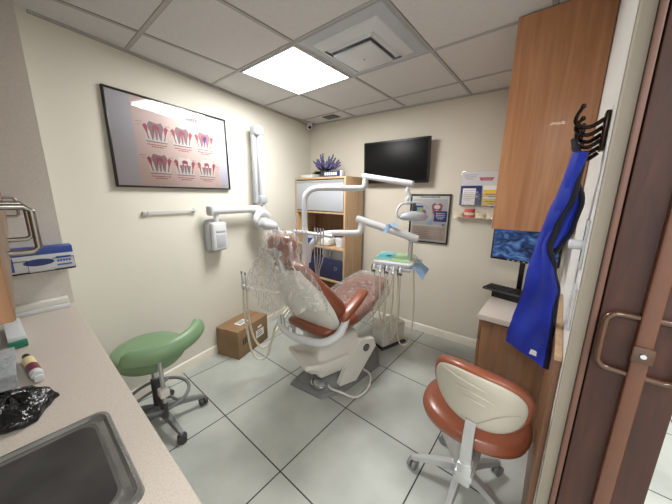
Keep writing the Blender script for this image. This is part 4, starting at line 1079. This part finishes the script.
mb.loft(rings, caps=False); o = one('plastic_cover', mb, 'baglight', 'thin clear plastic sleeve over the foot end of the dental chair seat', 'plastic cover', local=True, ang=80)
o.location = UO; o.rotation_euler = (0, 0, UR); MW[o.name] = MU

# foot control with its cable
c = thing('foot_pedal', 'round chrome foot pedal with looped grey cable on the dental chair base', 'foot pedal', (.93, .62, .035))
fx, fy, fz = .925, .64, .036
mb = MB(); mb.lathe([(.06, fz), (.06, fz+.012), (.045, fz+.026), (.02, fz+.034), (.0001, fz+.035)], (fx, fy, 0), 24); mb.build('dome', 'alu', c)
mb = MB(); mb.tube([(fx+.07*math.cos(a), fy+.07*math.sin(a), fz+.022) for a in [2*PI*k/24 for k in range(24)]], .006, 8, 1, True); mb.build('guard_ring', 'chrome', c)
mb = MB(); mb.tube([(fx+.055, fy+.03, fz+.02), (1.0, .72, .075), (1.01, .86, .08), (1.08, .985, .06), (1.18, .985, .045), (1.235, .87, .02), (1.215, .73, .012), (1.12, .665, .045), (1.03, .64, .055), (.96, .70, .05)], .0085, 10, 8); mb.build('cable', 'whitew', c)
one('cable_plug', MB().box(.80, .85, .66, .72, .036, .10, .008), 'black', 'small black junction plug beside the foot pedal on the chair base', 'plug')

# utility box at the foot end
c = thing('utility_box', 'grey utility box on the floor under the foot end of the dental chair', 'utility box', (1.0, 1.62, 0), CR)
mb = MB(); mb.box(-.10, .085, -.16, .16, .02, .24, .02, 3); mb.build('housing', 'whitew', c, local=True)
mb = MB(); mb.box(-.11, .10, -.175, .17, .001, .02, .004); mb.build('base_plate', 'dgrey', c, local=True)

# ------------------------------------------------------------------ delivery unit
PX, PY = .50, .90
c = thing('delivery_unit', 'white dental delivery unit with jointed arm, instrument tray and hanging hoses', 'dental unit', (PX, PY, 0))
mb = MB(); mb.cyl((PX, PY, .03), (PX, PY, 1.0), .032, n=20); mb.lathe([(.12, .002), (.12, .02), (.05, .035), (.034, .06)], (PX, PY, 0), 24); mb.build('post', 'white', c)
E1 = Vector((.88, 1.23, 0))
mb = MB(); mb.tube([(PX+.01, PY+.02, .93), (PX+.03, PY+.035, 1.06), (PX+.09, PY+.09, 1.165), (PX+.17, PY+.16, 1.195), (E1.x-.05, E1.y-.045, 1.20), (E1.x-.01, E1.y-.01, 1.215), (E1.x, E1.y, 1.26), (E1.x, E1.y, 1.29)], .028, 14, 6); mb.build('lower_arm', 'white', c)
E2 = Vector((1.29, 1.42, 1.18)); E1t = Vector((E1.x, E1.y, 1.315)); d_ = (E2-E1t).normalized()
mb = MB(); mb.tube([E1t-d_*.05, E1t-d_*.045, E1t, E2, E2+d_*.035, E2+d_*.04], [.022, .031, .033, .033, .031, .022], 16, 1); am = mb.build('spring_arm', 'white', c)
mb = MB(); mb.cyl((E1.x, E1.y, 1.265), (E1.x, E1.y, 1.30), .018); mb.build('joint_band', 'dgrey', am)
mb = MB(); mb.cyl((E2.x-.02, E2.y+.0, 1.16), (E2.x-.02, E2.y, .975), .02); mb.cyl((E2.x-.02, E2.y, 1.145), (E2.x-.02, E2.y, 1.155), .024); mb.build('drop_tube', 'alu', c)
# tray head
FTr = Matrix.Translation((1.125, 1.435, .955)) @ Matrix.Rotation(math.radians(11), 4, 'Z') @ Matrix.Rotation(math.radians(7), 4, 'X') @ Matrix.Diagonal((.84, 1, 1, 1))
mb = MB(FTr); mb.loft([[(x, y, z) for x in (0,) for x, y, z in r_] for r_ in (
    rrect(-.20, .205, -.10, .13, .04, -.035), rrect(-.215, .215, -.125, .14, .045, -.01), rrect(-.215, .215, -.125, .14, .045, .012), rrect(-.20, .205, -.11, .13, .04, .022))]); tr = mb.build('tray_head', 'white', c)
mb = MB(FTr); mb.box(-.20, .20, -.135, -.10, -.055, -.022, .008); mb.build('handpiece_rail', 'wgrey', tr)
mb = MB(FTr); mb.tube([(.205, .0, 0), (.25, .0, 0), (.255, .08, 0), (.205, .09, 0)], .008, 8, 4); mb.build('side_handle', 'wgrey', tr)
hx = [-.175, -.105, -.035, .035, .105]
for k, x in enumerate(hx):
    mb = MB(FTr); mb.tube([(x, -.14, -.015), (x+.005, -.165, -.03), (x+.01, -.175, -.085)], [.012, .013, .009], 10, 4); hp = mb.build('handpiece', 'white', c)
    mb = MB(FTr); mb.tube([(x-.018, -.15, -.005), (x-.022, -.165, -.04), (x-.02, -.16, -.085)], [.005, .006, .004], 8, 3); mb.cyl((x+.002, -.178, -.055), (x+.03, -.20, -.05), .011, .008); mb.build('tip', 'dgrey' if k % 2 == 0 else 'white', hp)
    zlow = (-.70, -.60, -.76, -.72, -.79)[k]; x2 = x + (.05, .07, .06, .0, .09)[k]
    mb = MB(FTr); mb.tube([(x+.01, -.176, -.085), (x+.005, -.178, -.25), (x-.01, -.17, zlow*.72), (x+.012, -.155, zlow*.95), (x2*.5+x*.5+.012, -.13, zlow), (x2+.02, -.10, zlow*.93), (x2+.04, -.07, zlow*.6), (x2+.03, -.05, -.25), (x2+.01, -.03, -.03)], .0075, 10, 8); mb.build('hose', 'hose', c)
# assistant instrument holder on the post
mb = MB(); mb.tube([(PX-.03, PY-.03, 1.205), (PX+.08, PY+.0, 1.20), (.80, .93, 1.195)], .016, 12, 4)
mb.cyl((PX, PY, .98), (PX, PY, 1.20), .026); hb = mb.build('assistant_bar', 'white', c)
for k in range(4):
    x = PX-.07+k*.035; y = PY-.06+k*.014
    mb = MB(); mb.box(x-.012, x+.012, y-.012, y+.02, 1.19, 1.225, .005); mb.build('instrument_clip', 'white', hb)
for k in range(4):
    t = k/3; p = Vector((.62+.10*t, .925, 1.205))
    mb = MB(); mb.tube([p+Vector((0, -.025, .05)), p+Vector((0, -.02, 0)), p+Vector((0, -.025, -.06))], [.004, .008, .005], 8, 3); mb.build('suction_tip', 'wgrey', hb)
    mb = MB(); mb.tube([p+Vector((0, -.025, -.06)), p+Vector((-.005, -.02, -.2)), p+Vector((-.03-.02*k, .02, -.38)), p+Vector((-.05-.02*k, .10, -.62)), (PX+.02, PY+.02+.01*k, .40)], .0045, 8, 7); mb.build('hose', 'wgrey', c)
# left suction holder with two looped hoses
LH = Vector((.45, .315, .86))
mb = MB(); mb.tube([(PX, PY, .62), (PX-.10, PY-.20, .66), (LH.x+.03, LH.y+.12, .78), (LH.x, LH.y, .835)], .008, 10, 6); mb.box(LH.x-.04, LH.x+.04, LH.y-.014, LH.y+.014, .825, .85, .006); mb.build('suction_arm', 'whitew', c)
for k, (dx, zl, ex_) in enumerate(((-.03, .17, .13), (.02, .30, .16))):
    p = LH + Vector((dx, 0, 0))
    mb = MB(); mb.tube([p+Vector((-.015, 0, .075)), p+Vector((-.005, 0, .03)), p+Vector((0, 0, -.03)), p+Vector((0, 0, -.05))], [.006, .009, .013, .010], 10, 3); sp_ = mb.build('suction_handle', 'alu', c)
    mb = MB(); mb.tube([p+Vector((-.019, 0, .092)), p+Vector((-.014, 0, .072))], [.004, .007], 8, 1); mb.build('tip', 'dgrey', sp_)
    mb = MB(); mb.tube([p+Vector((0, 0, -.05)), p+Vector((-.005, .0, -.25)), p+Vector((-.01, .04, zl-p.z+.10)), p+Vector((.025, .09, zl-p.z)), p+Vector((.08, .14, zl-p.z+.05)), p+Vector((.10, .20, zl-p.z+.22)), (PX-.03, PY-.03, .62)], .009, 10, 8); mb.build('hose', 'hose', c)

# things on the tray
one('tray_mat', MB(FTr).box(-.205, .19, -.10, .125, .024, .030, .002), ['mat_green'], 'pale green mat on the delivery tray', 'mat')
c = thing('paper_sheet', 'aqua patterned card lying on the left of the green tray mat', 'card', tuple(FTr @ Vector((-.08, 0, .031))))
mb = MB(FTr); mb.box(-.19, -.02, -.08, .10, .0305, .033, .001); mb.build('card', 'mat_blue', c)
mb = MB(FTr); mb.box(-.10, -.05, -.02, .03, .033, .034); mb.build('printed_mark', 'pblue', c)
mb = MB(FTr); g = [[(.222+.022*i+.004*math.sin(j*2+i), -.14+.05*j, .0 - .018*i + .006*math.sin(j*1.7+i)) for j in range(6)] for i in range(6)]
mb.sheet(g, .003); one('paper_bib', mb, 'cloth', 'pale blue paper bib hanging off the right side of the delivery tray', 'bib')
pm = E1t + (E2-E1t)*.56
mb = MB()
for k, (a, b) in enumerate((((0, 0, .045), (-.05, -.05, -.01)), ((.0, 0, .045), (-.02, -.055, -.02)), ((0, 0, .046), (.06, -.02, .035)))):
    A_, B_ = pm+Vector(a), pm+Vector(b); sd = Vector((.018, .01, .012))
    mb.sheet([[A_-sd*.4, A_+sd*.4], [(A_+B_)/2+Vector((0, -.012, .022))-sd, (A_+B_)/2+Vector((0, -.012, .022))+sd], [B_-sd, B_+sd]], .002)
one('tied_bib', mb, 'cloth', 'pale blue paper strip tied around the delivery spring arm', 'paper strip')

# ------------------------------------------------------------------ operating light
c = thing('operating_light', 'white overhead dental operating light on a tall bent pole', 'dental light', (PX, PY, 1.0))
LE = Vector((.90, 1.24, 0))
mb = MB(); mb.tube([(PX, PY, 1.20), (PX, PY, 1.46), (PX+.012, PY+.01, 1.53), (PX+.05, PY+.045, 1.575), (PX+.12, PY+.108, 1.59), (LE.x-.05, LE.y-.045, 1.59), (LE.x-.01, LE.y-.01, 1.60), (LE.x, LE.y, 1.64), (LE.x, LE.y, 1.67)], .025, 14, 6); mb.build('pole', 'white', c)
Lq = Vector((1.30, 1.25, 1.625)); L0 = Vector((LE.x, LE.y, 1.69)); d_ = (Lq-L0).normalized()
mb = MB(); mb.tube([L0-d_*.03, L0-d_*.025, L0, Lq, Lq+d_*.03, Lq+d_*.034], [.016, .022, .0235, .0235, .022, .015], 14, 1); mb.build('arm', 'white', c)
mb = MB(); mb.tube([(Lq.x-.005, Lq.y, 1.60), (Lq.x-.012, Lq.y, 1.565), (Lq.x+.012, Lq.y, 1.53), (Lq.x-.01, Lq.y, 1.50), (Lq.x+.006, Lq.y, 1.46)], [.014, .018, .013, .017, .012], 10, 5); mb.build('hanger', 'white', c)
hc = Vector((Lq.x+.05, Lq.y-.0, 1.375))
FH = Matrix.Translation(hc) @ Matrix.Rotation(math.radians(35), 4, 'Z')
mb = MB(FH); rings = []
for z, a, b in ((.04, .03, .02), (.032, .075, .045), (.012, .105, .062), (-.006, .11, .065), (-.022, .10, .06), (-.03, .085, .05)):
    rings.append([(a*math.cos(q), b*math.sin(q), z) for q in [2*PI*k/28 for k in range(28)]])
mb.loft(rings); lhd = mb.build('lamp_head', 'wgrey', c)
mb = MB(FH); mb.lathe([(.045, -.031), (.04, -.034), (.0001, -.034)], n=24); mb.build('lens', 'chrome', lhd)
mb = MB(FH); mb.tube([(-.115, 0, -.02), (-.128, 0, .03), (-.10, 0, .088), (-.03, 0, .105), (.05, 0, .10), (.11, 0, .07), (.135, 0, .01), (.12, 0, -.03)], .0095, 10, 6); mb.build('handle_loop', 'white', lhd)
mb = MB(FH); mb.box(-.012, .012, -.012, .012, .035, .10, .004); mb.build('neck', 'dgrey', lhd)

# ------------------------------------------------------------------ light
w = bpy.data.worlds.new('World'); sc.world = w; w.use_nodes = True
bg = w.node_tree.nodes['Background']; bg.inputs['Color'].default_value = (1.0, .99, .975, 1); bg.inputs['Strength'].default_value = 1.25
def area(name, loc, size, power, rot=(0, 0, 0), col=(1, .99, .97)):
    l = bpy.data.lights.new(name, 'AREA'); l.energy = power; l.size = size; l.color = col
    o = bpy.data.objects.new(name, l); COL.objects.link(o); o.location = loc; o.rotation_euler = rot
    return o
area('room_ceiling_lamp', (ox+S/2, oy+S/2, H-.03), .56, 22)
area('corridor_fill_light', (3.2, -.3, 2.6), .6, 30)  # added fill light on the corridor side, no fixture seen there
area('entry_fill_light', (2.3, -2.2, 2.6), .6, 45)  # added fill light behind the camera, brightens the room from out of view

# ------------------------------------------------------------------ camera
cam = bpy.data.cameras.new('camera'); co = bpy.data.objects.new('camera', cam); COL.objects.link(co)
cam.sensor_width = 36; cam.lens = 268.537/672*36; cam.clip_start = .02
r_, u_, w_ = Vector((.7694, .6387, .0099)), Vector((-.1401, .1537, .9781)), Vector((-.6233, .7539, -.2084))
w_ = r_.cross(u_) * -1; r_.normalize(); w_.normalize(); u_ = r_.cross(w_)
co.matrix_world = Matrix(((r_.x, u_.x, -w_.x, 2.228), (r_.y, u_.y, -w_.y, -.7526), (r_.z, u_.z, -w_.z, 1.5315), (0, 0, 0, 1)))
sc.camera = co
sc.view_settings.view_transform = 'Standard'; sc.view_settings.look = 'None'; sc.view_settings.exposure = .47; sc.view_settings.gamma = 1
